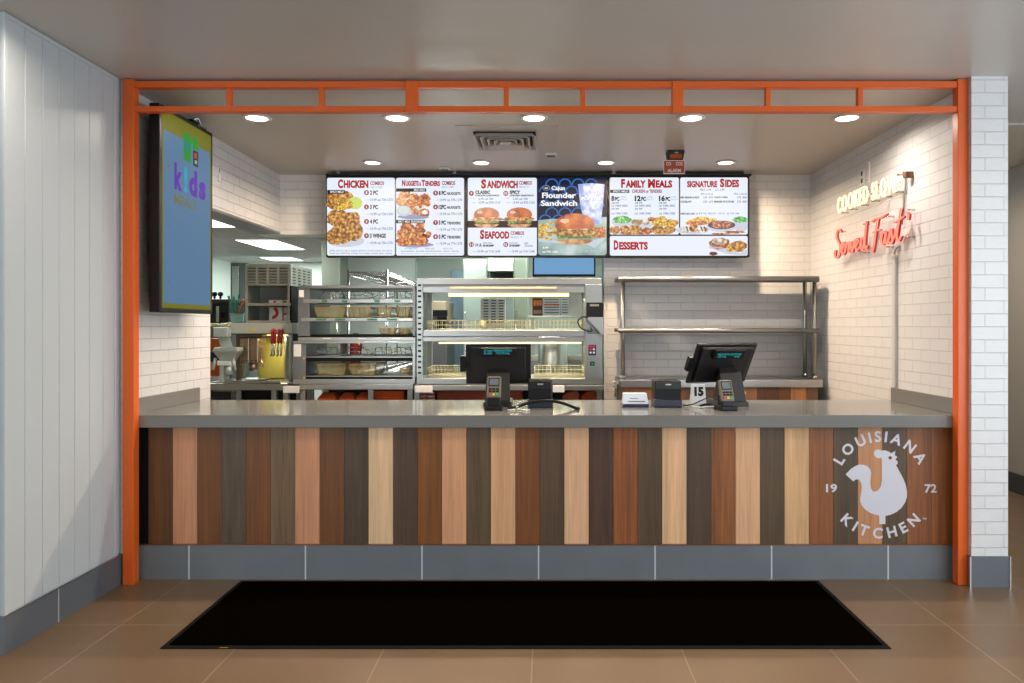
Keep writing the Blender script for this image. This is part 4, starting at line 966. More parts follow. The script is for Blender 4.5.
# wire pan lifters on the upper shelves
def wire_rack(x0, x1, y, z, seed, label):
    rng = random.Random(seed)
    t = thing('wire_pan_rack', label, 'wire rack', ((x0+x1)/2, y, z), 0, 'wire pan racks in the holding cabinets')
    b = MB()
    for k in range(2):
        zz = z+.016+k*.03; yy = y+k*.06
        b.tube([(x0+.02*k, yy, zz), (x0+.03, yy, zz+.018), (x1-.05, yy, zz+.018), (x1-.02, yy, zz), (x1, yy+.05, zz)], .003, CHROME, 6)
    for k in range(2):
        xx = x0+(x1-x0)*(k+.5)/2+rng.uniform(-.02, .02); b.tube([(xx, y-.01, z+.003), (xx, y-.01, z+.06), (xx+.02, y+.1, z+.07), (xx+.02, y+.2, z+.003)], .003, CHROME, 6)
    b.tube([(x0, y, z+.004), (x1, y, z+.004)], .003, CHROME, 6); b.tube([(x0, y+.2, z+.004), (x1, y+.2, z+.004)], .003, CHROME, 6)
    b.build('wirework', t)
z1 = wz(299.2, YH-.006)+.002; z2 = wz(357.6-1, YH)+.003
for i, (a_, c_) in enumerate(((215, 400), (410, 640), (660, 790), (800, 945))):
    wire_rack(wx(290+a_*.127, 2.14), wx(290+c_*.127, 2.14), 2.14, z1, i, 'chrome wire rack on the green-digit top shelf, '+dl[i])
for i, (a_, c_) in enumerate(((175, 380), (400, 600), (640, 780), (790, 940))):
    wire_rack(wx(290+a_*.127, 2.14), wx(290+c_*.127, 2.14), 2.14, z2, i+9, 'chrome wire rack in the lower black-shelved cabinet, '+dl[i])
# cartons under that table
for px0, px1, py, s in ((317, 336, 393.5, 'flap-topped one by the dark gap'), (338.5, 354.5, 393.5, 'middle one of the three with flaps'), (355.5, 368, 393, 'beside the middle table leg')):
    Y = 2.15; t = thing('orange_carton', 'orange takeaway carton under the steel table, '+s, 'carton', (wx((px0+px1)/2, Y), Y, .626), 0, 'orange cartons under the steel table')
    b = MB(); x0, x1 = wx(px0, Y), wx(px1, Y); zt_ = wz(py, Y)
    b.hexa([(x0, Y, .627), (x1, Y, .627), (x1, Y+.16, .627), (x0, Y+.16, .627)], [(x0+.003, Y, zt_-.04), (x1-.003, Y, zt_-.04), (x1-.003, Y+.16, zt_-.04), (x0+.003, Y+.16, zt_-.04)], ORBAG, .002); b.build('carton_body', t)
    b = MB(); b.hexa([(x0+.003, Y, zt_-.04), (x1-.003, Y, zt_-.04), (x1-.003, Y+.16, zt_-.04), (x0+.003, Y+.16, zt_-.04)], [(x0+.03, Y+.05, zt_), (x1-.03, Y+.05, zt_), (x1-.03, Y+.11, zt_), (x0+.03, Y+.11, zt_)], ORBAG, .001); b.box(x0+.05, x1-.05, Y+.045, Y+.05, zt_-.010, zt_-.004, WHITEP); b.build('folded_lid', t)
t = thing('orange_tray_stack', 'stack of orange trays between the two table legs', 'tray stack', (wx(389, 2.15), 2.15, .626))
b = MB()
for k in range(12): b.box(wx(373, 2.15)+.002*(k % 2), wx(404, 2.15), 2.15, 2.45, .627+k*.0155, .627+k*.0155+.012, ORBAG, .003)
b.build('trays', t)
# cup stacks under display-warmer table
t = thing('orange_storage_bin', 'dark orange bin on the shelf under the heated display cabinet', 'bin', (wx(480, 2.2), 2.2, .626))
MB().box(wx(437, 2.2), wx(522, 2.2), 2.2, 2.5, .627, .80, mat('dark_orange_bin', (150, 62, 28), .5), .006).build('bin_body', t)
MB().box(wx(436, 2.2), wx(523, 2.2), 2.19, 2.51, .795, .815, mat('dark_orange_bin', (150, 62, 28), .5), .004).build('rim', t)
for px, c, s in ((571, (196, 100, 60), 'brown paper'), (590, (226, 96, 40), 'bright orange paper')):
    t = thing('folded_bag_bundle', s+' bundle at the end of the shelf under the display cabinet', 'bag bundle', (wx(px, 2.16), 2.2, .626))
    b = MB(); xx = wx(px, 2.16)
    b.prism([(xx-.07, .627), (xx+.065, .627), (xx+.07, .785), (xx+.04, .812), (xx-.02, .80), (xx-.065, .77)], .16, mat('bundle_%d' % px, c, .6), XZ(2.36), .006); b.build('bundle', t)
for px, s in ((421.5, 'beside the slotted post'), (430, 'next to the dark orange bin')):
    for g in (0,):
        t = thing('paper_cup_stack', 'stack of red striped paper cups under the table, '+s, 'cup stack', (wx(px, 2.14), 2.18, .626), 0, 'red striped cup stacks under the table')
        b = MB()
        for k in range(7): b.lathe([(.026, .0), (.034, .10), (.036, .10), (.036, .105)], PAPER if k % 2 else RW, 18, Matrix.Translation((wx(px, 2.14), 2.18, .627+k*.014)))
        b.build('cups', t)
# sign labels on table edges
for px0, px1, py0, py1, s in ((283, 299, 386, 393, 'at the corner by the lower holding cabinet'), (415, 432.5, 385.6, 392.5, 'below the slotted post'), (553, 564.5, 385.5, 392.3, 'near the far register printer')):
    t = thing('shelf_label_holder', 'white label holder on the steel table edge '+s.replace('far ', ''), 'label holder', at((px0+px1)/2, py1, 2.0))
    bx(MB(), px0, px1, py0, py1, 2.0, 2.012, WHITEP, .002).build('holder', t)

# --- wall screen behind the menu boards, wire shelving etc.
t = thing('kitchen_monitor', 'blue-lit kitchen monitor hanging below the sandwich picture screen', 'monitor', at(564, 276, 2.6))
bx(MB(), 532.6, 595.5, 236, 276.5, 2.6, 2.66, BLACK, .004).build('casing', t)
bx(MB(), 534.2, 594, 238, 274.2, 2.597, 2.6, mat('blue_screen', (120, 168, 212), emit=.9)).build('screen', t)
b = MB(); b.cyl(at(564, 240, 2.68), (wx(564, 2.68), 2.68, 2.439), .02, BLACKM); bx(b, 555, 573, 244, 256, 2.66, 2.69, BLACKM); b.build('hanging_bracket', t)
t = thing('wire_shelving', 'chrome wire shelving standing behind the holding cabinets', 'shelving', (-1.6, 4.0, 0))
Ya, Yb_ = 2.92, 5.2
xl, xr2 = -1.79, -1.44; ZS = 1.829
for (x, y) in ((xl, Yb_), (xl, Ya), (xr2, Yb_), (xr2, Ya)): MB().cyl((x, y, 0), (x, y, ZS+.02), .011, CHROME, 12).build('post', t)
for zz in (ZS, 1.45, .9):
    b = MB()
    for i in range(44):
        y = Ya+(Yb_-Ya)*i/43; b.tube([(xl, y, zz), (xr2, y, zz)], .0025, CHROME, 4)
    for y in (Ya, (Ya+Yb_)/2, Yb_):
        for dz in (0, -.03): b.tube([(xl, y, zz+dz), (xr2, y, zz+dz)], .005, CHROME, 5)
        b.tube([(xl+(xr2-xl)*k/20, y, zz-.03*(k % 2)) for k in range(21)], .003, CHROME, 4)
    for x in (xl, xr2): b.tube([(x, Ya, zz), (x, Yb_, zz)], .005, CHROME, 5); b.tube([(x, Ya, zz-.03), (x, Yb_, zz-.03)], .005, CHROME, 5)
    b.build('wire_shelf', t)
# steel upright cabinet side seen through (column x 321-340)
t = thing('steel_upright_cabinet', 'tall stainless cabinet standing behind the holding cabinets', 'cabinet', (wx(331, 5.2), 5.3, 0))
MB().box(wx(321.5, 5.18), wx(340, 5.18), 5.18, 5.56, .1, 2.38, steel_mat('greenish_steel', (188, 194, 182), .35, axis=(2, 2, 8)), .006).build('body', t)
MB().box(wx(322.5, 5.18), wx(339, 5.18), 5.168, 5.18, .15, 2.33, MC['greenish_steel'], .004).build('door_panel', t)
b = MB(); b.tube([(wx(338, 5.18), 5.167, 1.0), (wx(338, 5.18), 5.14, 1.02), (wx(338, 5.18), 5.14, 1.38), (wx(338, 5.18), 5.167, 1.4)], .008, CHROME, smooth_n=0); b.build('handle', t)
b = MB()
for x in (wx(323, 5.18), wx(338, 5.18)):
    for y in (5.22, 5.52): b.cyl((x, y, 0), (x, y, .1), .018, DARK)
b.build('foot', t)
# red fire extinguisher hung on the partition
t = thing('fire_extinguisher', 'red fire extinguisher hanging on the pale partition wall behind the cabinets', 'extinguisher', (wx(354.5, 5.5), 5.5, 1.0))
xe = wx(354.5, 5.5)
MB().lathe([(.001, .70), (.06, .71), (.07, .74), (.07, 1.12), (.06, 1.17), (.025, 1.20), (.02, 1.22)], mat('extinguisher_red', (178, 24, 30), .3), 24, Matrix.Translation((xe, 5.51, 0))).build('cylinder', t)
MB().box(xe-.02, xe+.045, 5.49, 5.53, 1.22, 1.25, BLACK, .004).build('valve', t)
MB().tube([(xe+.02, 5.5, 1.235), (xe+.08, 5.49, 1.18), (xe+.085, 5.47, 1.0), (xe+.07, 5.45, .85)], .009, BLACK, smooth_n=5).build('hose', t)
MB().box(xe-.03, xe+.03, 5.582, 5.599, .95, 1.1, STEELD, .002).build('wall_bracket', t)
# cook line seen through the display cabinet
def P(px, py, Y): return at(px, py, Y)
t = thing('blue_grey_cooler_door', 'blue-grey walk-in cooler door seen through the upper tier of the display cabinet', 'cooler door', (wx(459, 5.62), 5.62, 0))
MB().box(wx(450, 5.6), wx(468.5, 5.6), 5.67, 5.745, .02, 2.05, mat('blue_grey_panel', (124, 148, 164), .35, .3), .006).build('door_leaf', t)
b = MB(); b.tube([(wx(466, 5.6), 5.67, 1.0), (wx(466, 5.6), 5.62, 1.02), (wx(466, 5.6), 5.62, 1.2), (wx(466, 5.6), 5.67, 1.22)], .01, CHROME); b.build('handle', t)
t = thing('steel_fryer_hood', 'white enamelled extract hood box with dark underside behind the menu screens', 'hood', (wx(500, 4.2), 4.2, 1.7))
bx(MB(), 488, 513.5, 240, 271, 4.2, 4.9, mat('white_enamel', (228, 232, 226), .35), .004).build('hood_body', t)
b = MB(); bx(b, 490, 513, 271.2, 279, 4.35, 4.8, mat('dark_recess', (40, 42, 40), .6)); b.build('filter_bank', t)
b = MB(); b.cyl((wx(500, 4.5), 4.5, wz(240, 4.2)), (wx(500, 4.5), 4.5, 2.44), .1, STEELD); b.build('duct', t)
for px0, px1, py0, y, c, nm, lb in ((513.8, 527, 236, 3.9, (150, 160, 144), 'panel_fridge', 'grey-green tall fridge beside the white hood box'),
                                  (463, 487.5, 240, 4.6, (160, 172, 162), 'panel_fridge', 'pale grey tall fridge on the far side of the white hood box')):
    t = thing('tall_fridge', lb, 'fridge', (wx((px0+px1)/2, y), y, 0))
    m_ = mat(nm+str(int(px0)), c, .35, .5)
    MB().box(wx(px0, y), wx(px1, y), y, y+.6, .1, 2.1, m_, .008).build('body', t); MB().box(wx(px0, y)+.01, wx(px1, y)-.01, y-.02, y-.001, .15, 2.05, m_, .006).build('door_panel', t)
    MB().box(wx(px0, y)+.02, wx(px0, y)+.035, y-.05, y-.02, 1.0, 1.5, CHROME, .004).build('handle', t)
    b = MB(); [b.cyl((x, yy, 0), (x, yy, .1), .018, DARK) for x in (wx(px0, y)+.04, wx(px1, y)-.04) for yy in (y+.05, y+.55)]; b.build('foot', t)
# slotted cup/holder panel
t = thing('slotted_cup_rack', 'white slotted rack with three columns of slots behind the display cabinet', 'rack', (wx(493, 3.3), 3.3, 0))
b = MB(); bx(b, 480.5, 505.5, 298, 327, 3.3, 3.34, mat('white_rack', (220, 222, 216), .4), .003)
for c in range(3):
    for r in range(9): bx(b, 483.5+c*7.6, 488.3+c*7.6, 300+r*2.7, 301.1+r*2.7, 3.293, 3.2995, DARK); bx(b, 483.5+c*7.6, 488.3+c*7.6, 301.2+r*2.7, 302.4+r*2.7, 3.285, 3.2995, WHITEP)
b.build('slot_panel', t)
b = MB(); [b.box(x, x+.03, 3.3, 3.34, 0, wz(327, 3.3), STEELV) for x in (wx(481, 3.3), wx(504, 3.3)-.02)]; b.box(wx(481, 3.3), wx(505, 3.3), 3.1, 3.6, 0, .03, STEELD); b.build('stand', t)
# prep station with posters
t = thing('steel_prep_shelf', 'steel overshelf with taped menu posters seen through the display cabinet', 'shelf', (wx(553, 3.2), 3.2, 0))
b = MB(); bx(b, 529, 590, 316, 318, 3.15, 3.5, STEEL, .002); bx(b, 529, 590, 292, 316, 3.46, 3.5, STEEL, .002); b.build('overshelf', t)
b = MB(); [b.box(x, x+.035, 3.4, 3.44, 0, wz(317, 3.2), STEELV) for x in (wx(531, 3.2), wx(588, 3.2))]; b.build('post', t)
b = MB(); bx(b, 526, 592, 356, 361, 3.2, 3.6, STEEL, .004); bx(b, 528, 590, 361, 400, 3.22, 3.36, STEELD); b.build('lower_bench', t)
for px0, px1, c, lb in ((532.5, 542.5, (70, 34, 22), 'brown food poster taped beside the price sheets'), (543.5, 560, (214, 216, 214), 'white price sheet with a red band on the steel overshelf'), (561, 568.5, (206, 212, 214), 'narrow white table sheet at the end of the posters')):
    o = thing('taped_sheet', lb, 'poster', at((px0+px1)/2, 316, 3.44), 0, 'sheets taped over the prep shelf')
    b = MB(); bx(b, px0, px1, 298, 315.8, 3.452, 3.458, mat('sheet_%d' % int(px0), c, .6)); sh = b.build('sheet', o)
    b = MB()
    if c[0] < 100:
        rr = random.Random(2)
        for k in range(3): b.prism([(x, z) for x, z in blob(wx(px0+2.2+k*2.8, 3.45), wz(303, 3.45), .014, .03, rr)], 0, mat('poster_food', (210, 120, 50), .6), XZ(3.4505-.0002*k))
        bx(b, px0+1, px1-1, 310, 314, 3.4500, 3.4515, mat('poster_text', (150, 120, 90), .6))
    else:
        bx(b, px0+.5, px1-.5, 303.8, 305.4, 3.4500, 3.4515, mat('poster_red', (200, 70, 40), .6)) if px1-px0 > 10 else None
        for r in range(6):
            if r != 2 or px1-px0 < 10: bx(b, px0+.8, px1-.8, 299+r*2.6, 300+r*2.6, 3.4502, 3.4515, mat('poster_ink', (90, 96, 110), .6))
    b.build('print', sh)
t = thing('fryer', 'dark fryer with brown cabinet seen at the slotted post end of the display cabinet', 'fryer', (wx(437, 4.2), 4.2, 0))
b = MB(); bx(b, 430, 446, 301, 322, 4.2, 4.9, mat('fryer_tan', (176, 158, 132), .4, .3), .005); b.build('backsplash', t)
b = MB(); bx(b, 430, 447, 310, 316, 4.15, 4.2, BLACKM, .002); bx(b, 437, 446, 316, 330, 4.1, 4.2, BLACKM, .004); b.build('control_box', t)
b = MB(); b.box(wx(430, 4.2), wx(447, 4.2), 4.2, 4.9, .1, wz(322, 4.2), STEELD, .006); b.build('body', t)
b = MB(); [b.cyl((x, yy, 0), (x, yy, .1), .02, DARK) for x in (wx(431, 4.2), wx(445, 4.2)) for yy in (4.25, 4.85)]; b.build('foot', t)
t = thing('steel_urn', 'round stainless urn visible through the lower tier of the display cabinet', 'urn', (wx(556, 2.95), 2.95, 0))
b = MB(); b.lathe([(.001, wz(376, 2.95)), (.13, wz(376, 2.95)), (.135, wz(374, 2.95)), (.135, wz(340, 2.95)), (.12, wz(337, 2.95)), (.04, wz(334, 2.95))], STEELV, 32, Matrix.Translation((wx(553, 2.95), 2.95, 0))); b.build('urn_body', t)
b = MB(); b.box(wx(540, 2.9), wx(572, 2.9), 2.79, 3.0, wz(380, 2.9), wz(376.6, 2.9), STEELD); [b.box(x, x+.03, 2.8, 2.99, 0, wz(380, 2.9), STEELD) for x in (wx(541, 2.9), wx(569, 2.9))]; b.build('stand', t)
# --- side kitchen: louvred-top shelf unit
YV = 2.42
ZT2 = wz(383.5, 2.25)+.0005
t = thing('louvred_top_shelf_unit', 'tall grey steel shelf unit with louvred hood box and two open compartments', 'shelf unit', (wx(268, YV), YV, wz(383.5, 2.25)))
GS = mat('warm_grey_steel', (190, 192, 180), .38, .75)
x0, x1 = wx(245.2, YV), wx(291.3, YV); D3 = YV+.58
zt, zm = wz(264, YV), wz(285.6, YV)
b = MB(); b.box(x0, x1, YV, D3, zm, zt, GS, .004)
for c in range(4):
    for r in range(6):
        xa = x0+.022+c*(x1-x0-.03)/4; za = zt-.024-r*.0245; b.hexa([(xa, YV-.001, za-.010), (xa+.068, YV-.001, za-.010), (xa+.068, YV-.010, za-.008), (xa, YV-.010, za-.008)], [(xa, YV-.001, za), (xa+.068, YV-.001, za), (xa+.068, YV-.002, za), (xa, YV-.002, za)], GS); b.box(xa, xa+.068, YV-.0012, YV-.0002, za-.016, za-.0105, BLACKM)
    for r in range(6):
        ya = YV+.04+c*.135; za = zt-.024-r*.0245; b.box(x1-.0001, x1+.006, ya, ya+.07, za-.006, za, GS); b.box(x1-.0001, x1+.001, ya, ya+.07, za-.016, za-.008, BLACKM)
b.build('louvred_hood', t)
b = MB(); zb = wz(321, YV)
b.box(x0, x0+.018, YV, D3, zb, zm, GS, .002); b.box(x1-.014, x1, YV, D3, ZT2, zm, BLACKM, .002); b.box(x1-.032, x1-.014, YV, YV+.03, zb, zm, GS, .002)
b.box(x0+.018, x1-.032, D3-.30, D3-.29, zb, zm, mat('pale_back_grey', (176, 182, 176), .5)); b.build('side_panel', t)
for py0, py1 in ((303.2, 305.8), (320.4, 322.6)):
    b = MB(); bx(b, 246, 290.5, py0, py1, YV-.004, YV+.29, GS, .002); b.build('shelf', t)
b = MB(); bx(b, 226, 292, 322.7, 333.6, YV-.03, YV+.45, mat('cream_steel', (206, 212, 200), .38, .4), .005); bx(b, 226, 292, 333.6, 334.4, YV-.025, YV+.45, DARK); bx(b, 249.5, 255.5, 328.6, 330.6, YV-.033, YV-.0295, MC['yellow_sticker']); b.build('front_ledge', t)
b = MB(); bx(b, 288.5, 291.2, 334.4, 383.4, YV-.02, YV+.02, STEELV, .002, zb=ZT2); bx(b, 284.4, 286.4, 334.4, 383.4, YV+.3, YV+.33, STEELV, .002, zb=ZT2); b.build('post', t)
b = MB(); bx(b, 240, 245, 334.4, 383.4, YV+.3, YV+.33, STEELV, .002, zb=ZT2); b.build('post', t)
for px0, px1, py, s in ((269, 282.3, 287, 'upper'), (283.5, 289, 287, 'upper'), (269, 282.3, 305.9, 'lower'), (283.5, 289, 305.9, 'lower')):
    Y = YV+.1
    zs = wz(303.2 if s == 'upper' else 320.4, YV-.004)+.001
    zt_ = wz(py+1.3, Y) if s == 'lower' else zs+.03
    nm = 'wide' if px1-px0 > 8 else 'narrow'
    o = thing('printed_carton', nm+' white carton with red print in the '+s+' compartment of the louvred unit', 'carton', (wx((px0+px1)/2, Y), Y, zs))
    MB().box(wx(px0, Y), wx(px1, Y), Y, Y+.12, zs, zt_, PAPER, .002).build('carton_body', o)
    b = MB(); M = XZ(Y-.0006); cxx, czz = wx((px0+px1)/2-1, Y), (zs+zt_)/2; r_ = min(.045, (zt_-zs)*.42)
    if nm == 'wide' and s == 'lower': b.prism(circle_pts(cxx-.02, czz+.01, .055, .055, 14, -1.6, 1.2)+circle_pts(cxx-.02, czz+.01, .028, .028, 14, 1.2, -1.6), 0, mat('carton_red', (205, 60, 42), .5), M)
    else: b.prism([(cxx-.012, czz-.01), (cxx+.012, czz-.01), (cxx+.012, czz+.006), (cxx-.012, czz+.006)], 0, mat('carton_red', (205, 60, 42), .5), M)
    b.build('red_print', o)
MB().lathe([(.002, .05), (.03, .045), (.045, .02), (.045, 0)], BLACK, 20, Matrix.Translation((x1+.055, D3-.1, zm-.02))).box(x1+.0005, x1+.06, D3-.12, D3-.08, zm-.03, zm-.02, BLACK, .002).build('black_cap', t)  # black cap on an added arm joining it to the unit
b = MB(); bx(b, 263.5, 286, 334.6, 335.6, YV+.16, YV+.20, mat('warm_tube', (255, 220, 150), emit=2.5)); b.build('under_shelf_lamp', t)
l = bpy.data.lights.new('lamp_glow', 'AREA'); l.shape = 'RECTANGLE'; l.size = .18; l.size_y = .04; l.energy = 2.4; l.color = (1, .86, .6)
o = bpy.data.objects.new('lamp_glow', l); COL.objects.link(o); o.parent = t; o.location = (.06, .18, wz(336.6, YV+.18)-t.location.z)
# teal utensils in a clear tub
t = thing('utensil_tub', 'clear teal plastic tub on the ledge holding teal brush handles', 'tub', (wx(237, YV+.05), YV+.07, wz(322.7, YV-.03)))
teal = mat('teal_plastic', (16, 128, 112), .35); tealc = mat('clear_teal_tub', (150, 196, 190), .15, trans=.5)
xa, xb = wx(230.5, YV+.02), wx(244.8, YV+.02); zb = wz(322.7, YV-.03)+.001; zz = wz(317, YV)
zz = max(zz, zb+.075)
b = MB(); b.hexa([(xa+.01, YV+.0, zb), (xb-.003, YV+.0, zb), (xb-.003, YV+.13, zb), (xa+.01, YV+.13, zb)], [(xa, YV-.01, zz), (xb, YV-.01, zz), (xb, YV+.14, zz), (xa, YV+.14, zz)], tealc, .004); b.box(xa-.004, xb+.003, YV-.014, YV+.144, zz, zz+.004, tealc, .001); b.build('tub_body', t)
for k, (px, tip) in enumerate(((228.5, 296), (233.5, 296.5), (239.2, 294.8), (244, 300), (236, 300))):
    o = thing('brush_handle', ['teal stick leaning furthest out of the clear tub', 'teal stick second from the outer edge of the clear tub', 'tallest teal stick in the clear tub', 'orange-tipped stick at the shelf unit end of the clear tub', 'short teal stick in the middle of the clear tub'][k], 'utensil', at(px, 318, YV+.05), 0, 'sticks standing in the clear tub')
    b = MB(); p0 = Vector((wx(236+(k-2)*1.6, YV+.05), YV+.05+.012*(k % 3), zz-.02+.025)); p1 = at(px, tip, YV+.05+.012*(k % 3)); b.tube([p0, p0.lerp(p1, .5), p1], .006, teal if k != 3 else ORBAG, 8)
    d = (p1-p0).normalized(); b.tube([p1-d*.03, p1], .010, teal if k != 3 else ORBAG, 8); b.build('handle', o)
# red-handled tongs hanging from the ledge
for k, px in enumerate((272.3, 275.0, 279.0, 282.0)):
    Yt = YV-.045
    o = thing('red_handled_tongs', 'red handled steel tongs hanging from the ledge, '+['outermost from the post', 'second from the outer end', 'third, close to the post', 'nearest the post'][k], 'tongs', at(px, 343, Yt), 0, 'red handled tongs hanging in a row')
    tp = at(px+.4, 329.4, Yt); md = at(px-.6, 343, Yt); bt = at(px-1.4, 356.5, Yt)
    MB().tube([tp, tp.lerp(md, .5)+Vector((0, -.004, 0)), md], .0115, mat('red_grip', (176, 26, 44), .35), 10, 3).build('grip', o)
    b = MB(); b.tube([md, md.lerp(bt, .6)+Vector((.004, 0, 0)), bt+Vector((-.004, 0, 0))], .0065, CHROME, 8, 3); b.tube([md, md.lerp(bt, .6)+Vector((-.006, .01, 0)), bt+Vector((.008, .01, .01))], .005, CHROME, 8, 3); b.build('steel_arm', o)
    b = MB(); b.tube([tp+Vector((0, 0, -.003)), tp+Vector((0, .004, .008)), tp+Vector((0, .018, .004))], .002, CHROME, 6); b.build('hook', o)
# drinks dispensers hanging below the ledge
t = thing('steel_dispenser', 'brown-tinted twin steel dispenser under the ledge of the shelf unit', 'dispenser', (wx(249, YV+.05), YV+.05, wz(383.5, 2.25)))
BS = mat('tinted_steel', (176, 150, 128), .28, 1)
b = MB(); Yd = YV+.05
bx(b, 240, 249.3, 337.5, 363, Yd, Yd+.18, BS, .008); bx(b, 249.7, 258, 337.5, 363, Yd, Yd+.18, BS, .008)
for px in (242.5, 246.8, 252, 255.8): p_ = at(px, 360.6, Yd-.001); b.cyl(p_, p_+Vector((0, -.004, 0)), .006, BLACKM, 12)
b.build('twin_body', t)
b = MB(); p_ = at(253.5, 367, Yd+.05); b.cyl((p_.x, Yd+.05, wz(371, Yd)), (p_.x, Yd+.05, wz(363, Yd)), .034, BS, 24); b.build('spout_cup', t)
b = MB(); b.hexa([at(258.5, 358, Yd+.06), at(262, 358, Yd+.06), at(262, 358, Yd+.1), at(258.5, 358, Yd+.1)], [at(258.5, 347, Yd+.06), at(262.5, 347, Yd+.06), at(262.5, 347, Yd+.1), at(258.5, 347, Yd+.1)], BS, .004); b.tube([at(260, 358, Yd+.08), at(262, 363, Yd+.08), at(263.5, 367, Yd+.07)], .008, BS, 8); b.build('paddle', t)
b = MB(); bx(b, 236, 240, 337, 383.4, Yd+.08, Yd+.14, mat('brown_steel', (120, 100, 86), .4, .8), .004, zb=ZT2); bx(b, 236, 262, 334.6, 337.4, Yd-.005, Yd+.2, MC['brown_steel'], .002); b.box(wx(240, Yd), wx(262, Yd), Yd-.02, Yd+.18, ZT2, ZT2+.02, STEEL, .003); b.build('stand', t)
t = thing('yellow_bin', 'yellow-green plastic bin standing behind the hanging tongs', 'bin', (wx(272, 2.8), 2.85, wz(383.5, 2.25)))
b = MB(); Yy = YV+.36; zb_ = wz(383.4, 2.25)+.001
b.box(wx(258, Yy), wx(286, Yy), Yy, Yy+.16, zb_, wz(336.5, Yy), mat('yellow_green_plastic', (190, 182, 88), .35), .012); b.build('bin_body', t)
b = MB(); b.box(wx(257.6, Yy), wx(286.3, Yy), Yy-.004, Yy+.164, wz(351.5, Yy)-.008, wz(351.5, Yy), MC['yellow_green_plastic'], .003); b.build('rim', t)
# funnel breading sifter
t = thing('funnel_sifter', 'grey steel breading sifter with square head, funnel and two side handles', 'sifter', (wx(225, 2.3), 2.3, wz(383.5, 2.25)))
PG = mat('pale_green_steel', (190, 202, 196), .35, .4); Yf = 2.32
b = MB(); bx(b, 213, 227.2, 327.2, 337, Yf-.04, Yf+.05, PG, .006); b.build('head_box', t)
b = MB(); b.hexa([at(221, 347.5, Yf+.02), at(233, 347.5, Yf+.02), at(233, 347.5, Yf+.1), at(221, 347.5, Yf+.1)], [at(217.5, 337, Yf+.02), at(230, 337, Yf+.02), at(230, 337, Yf+.1), at(217.5, 337, Yf+.1)], PG, .004); b.build('neck', t)
b = MB(); v_ = lambda px, py, dy: Vector((wx(px, Yf), Yf+dy, wz(py, Yf)))
b.hexa([v_(219, 361, .03), v_(231, 361, .03), v_(231, 361, .11), v_(219, 361, .11)], [v_(213, 351, -.02), v_(238, 351, -.02), v_(238, 351, .12), v_(213, 351, .12)], PG, .004)
b.hexa([v_(213, 351, -.02), v_(238, 351, -.02), v_(238, 351, .12), v_(213, 351, .12)], [v_(215, 347.4, -.02), v_(237.5, 347.4, -.02), v_(237.5, 347.4, .12), v_(215, 347.4, .12)], PG, .002); b.build('funnel', t)
b = MB(); bx(b, 217, 230, 361, 365.5, Yf, Yf+.12, mat('pale_band', (220, 226, 220), .4), .003); b.build('collar', t)
b = MB(); b.cyl((wx(226, Yf), Yf+.06, wz(375, Yf)), (wx(226, Yf), Yf+.06, wz(365.5, Yf)), .035, PG, 24, .042); b.build('outlet', t)
for a_, c_ in (((215.5, 358), (212.8, 370)), ((232.5, 358), (235.2, 370))):
    b = MB(); b.tube([at(a_[0], a_[1], Yf+.04), at(c_[0], c_[1], Yf+.03)], .013, PG, 12); b.build('handle', t)
b = MB(); bx(b, 219.5, 223.2, 365.5, 383.3, Yf+.02, Yf+.06, PG, .003, zb=ZT2); b.box(wx(213, Yf), wx(236, Yf), Yf-.03, Yf+.11, ZT2, ZT2+.014, PG, .003); b.build('stand', t)
t = thing('steel_tray', 'shallow steel tray lying on the side table beneath the twin dispenser', 'tray', (wx(255, 2.35), 2.35, wz(383.5, 2.25)))
b = MB(); x0_, x1_ = wx(224+2, 2.3), wx(281, 2.3); zb_ = wz(383.5, 2.25)+.001
b.box(x0_, x1_, 2.262, 2.285, zb_, zb_+.022, STEEL, .003); b.build('tray_body', t)
# orange bags and dark machine farther left behind the wall end
t = thing('printed_bag_stack', 'orange and white printed paper bags stacked behind the funnel sifter', 'bag stack', (wx(216, 2.6), 2.6, wz(383.5, 2.25)))
b = MB(); Yo = 2.58; zb_ = wz(383.5, 2.25)+.001
b.box(wx(205, Yo), wx(220, Yo), Yo, Yo+.2, zb_, wz(376, Yo), WHITEP, .006); b.box(wx(205, Yo), wx(219.5, Yo), Yo, Yo+.2, wz(376, Yo)+.001, wz(362, Yo), ORBAG, .006); b.box(wx(205, Yo), wx(219, Yo), Yo, Yo+.2, wz(362, Yo)+.001, wz(352, Yo), DARK, .006); b.box(wx(205, Yo), wx(220, Yo), Yo, Yo+.2, wz(352, Yo)+.001, wz(338.5, Yo), food_mat_plain('orange_print_bag'), .006)
b.build('bags', t)
t = thing('dark_drink_machine', 'dark machine with two black knobs beyond the wall end and portrait screen', 'machine', (wx(219, 3.3), 3.3, 0))
b = MB(); Yk = 3.3
bx(b, 205, 229, 302, 325, Yk, Yk+.4, mat('machine_grey', (58, 60, 58), .4, .5), .01); b.build('housing', t)
b = MB(); bx(b, 207, 231, 299, 303, Yk-.05, Yk+.4, mat('machine_top', (84, 84, 80), .4, .5), .006); b.build('lid', t)
for px in (214.5, 220.5): b = MB(); p_ = at(px, 299, Yk+.1); b.cyl((p_.x, Yk+.1, p_.z), (p_.x, Yk+.1, p_.z+.035), .010, BLACK, 12); b.lathe([(.001, .07), (.02, .065), (.026, .045), (.02, .03), (.01, .025)], BLACK, 16, Matrix.Translation((p_.x, Yk+.1, p_.z))); b.build('knob', t)
b = MB(); bx(b, 216, 219, 306, 322, Yk-.01, Yk, CHROME, .002); bx(b, 221, 225, 312, 318, Yk-.02, Yk, BLACK, .002); b.build('front_tap', t)
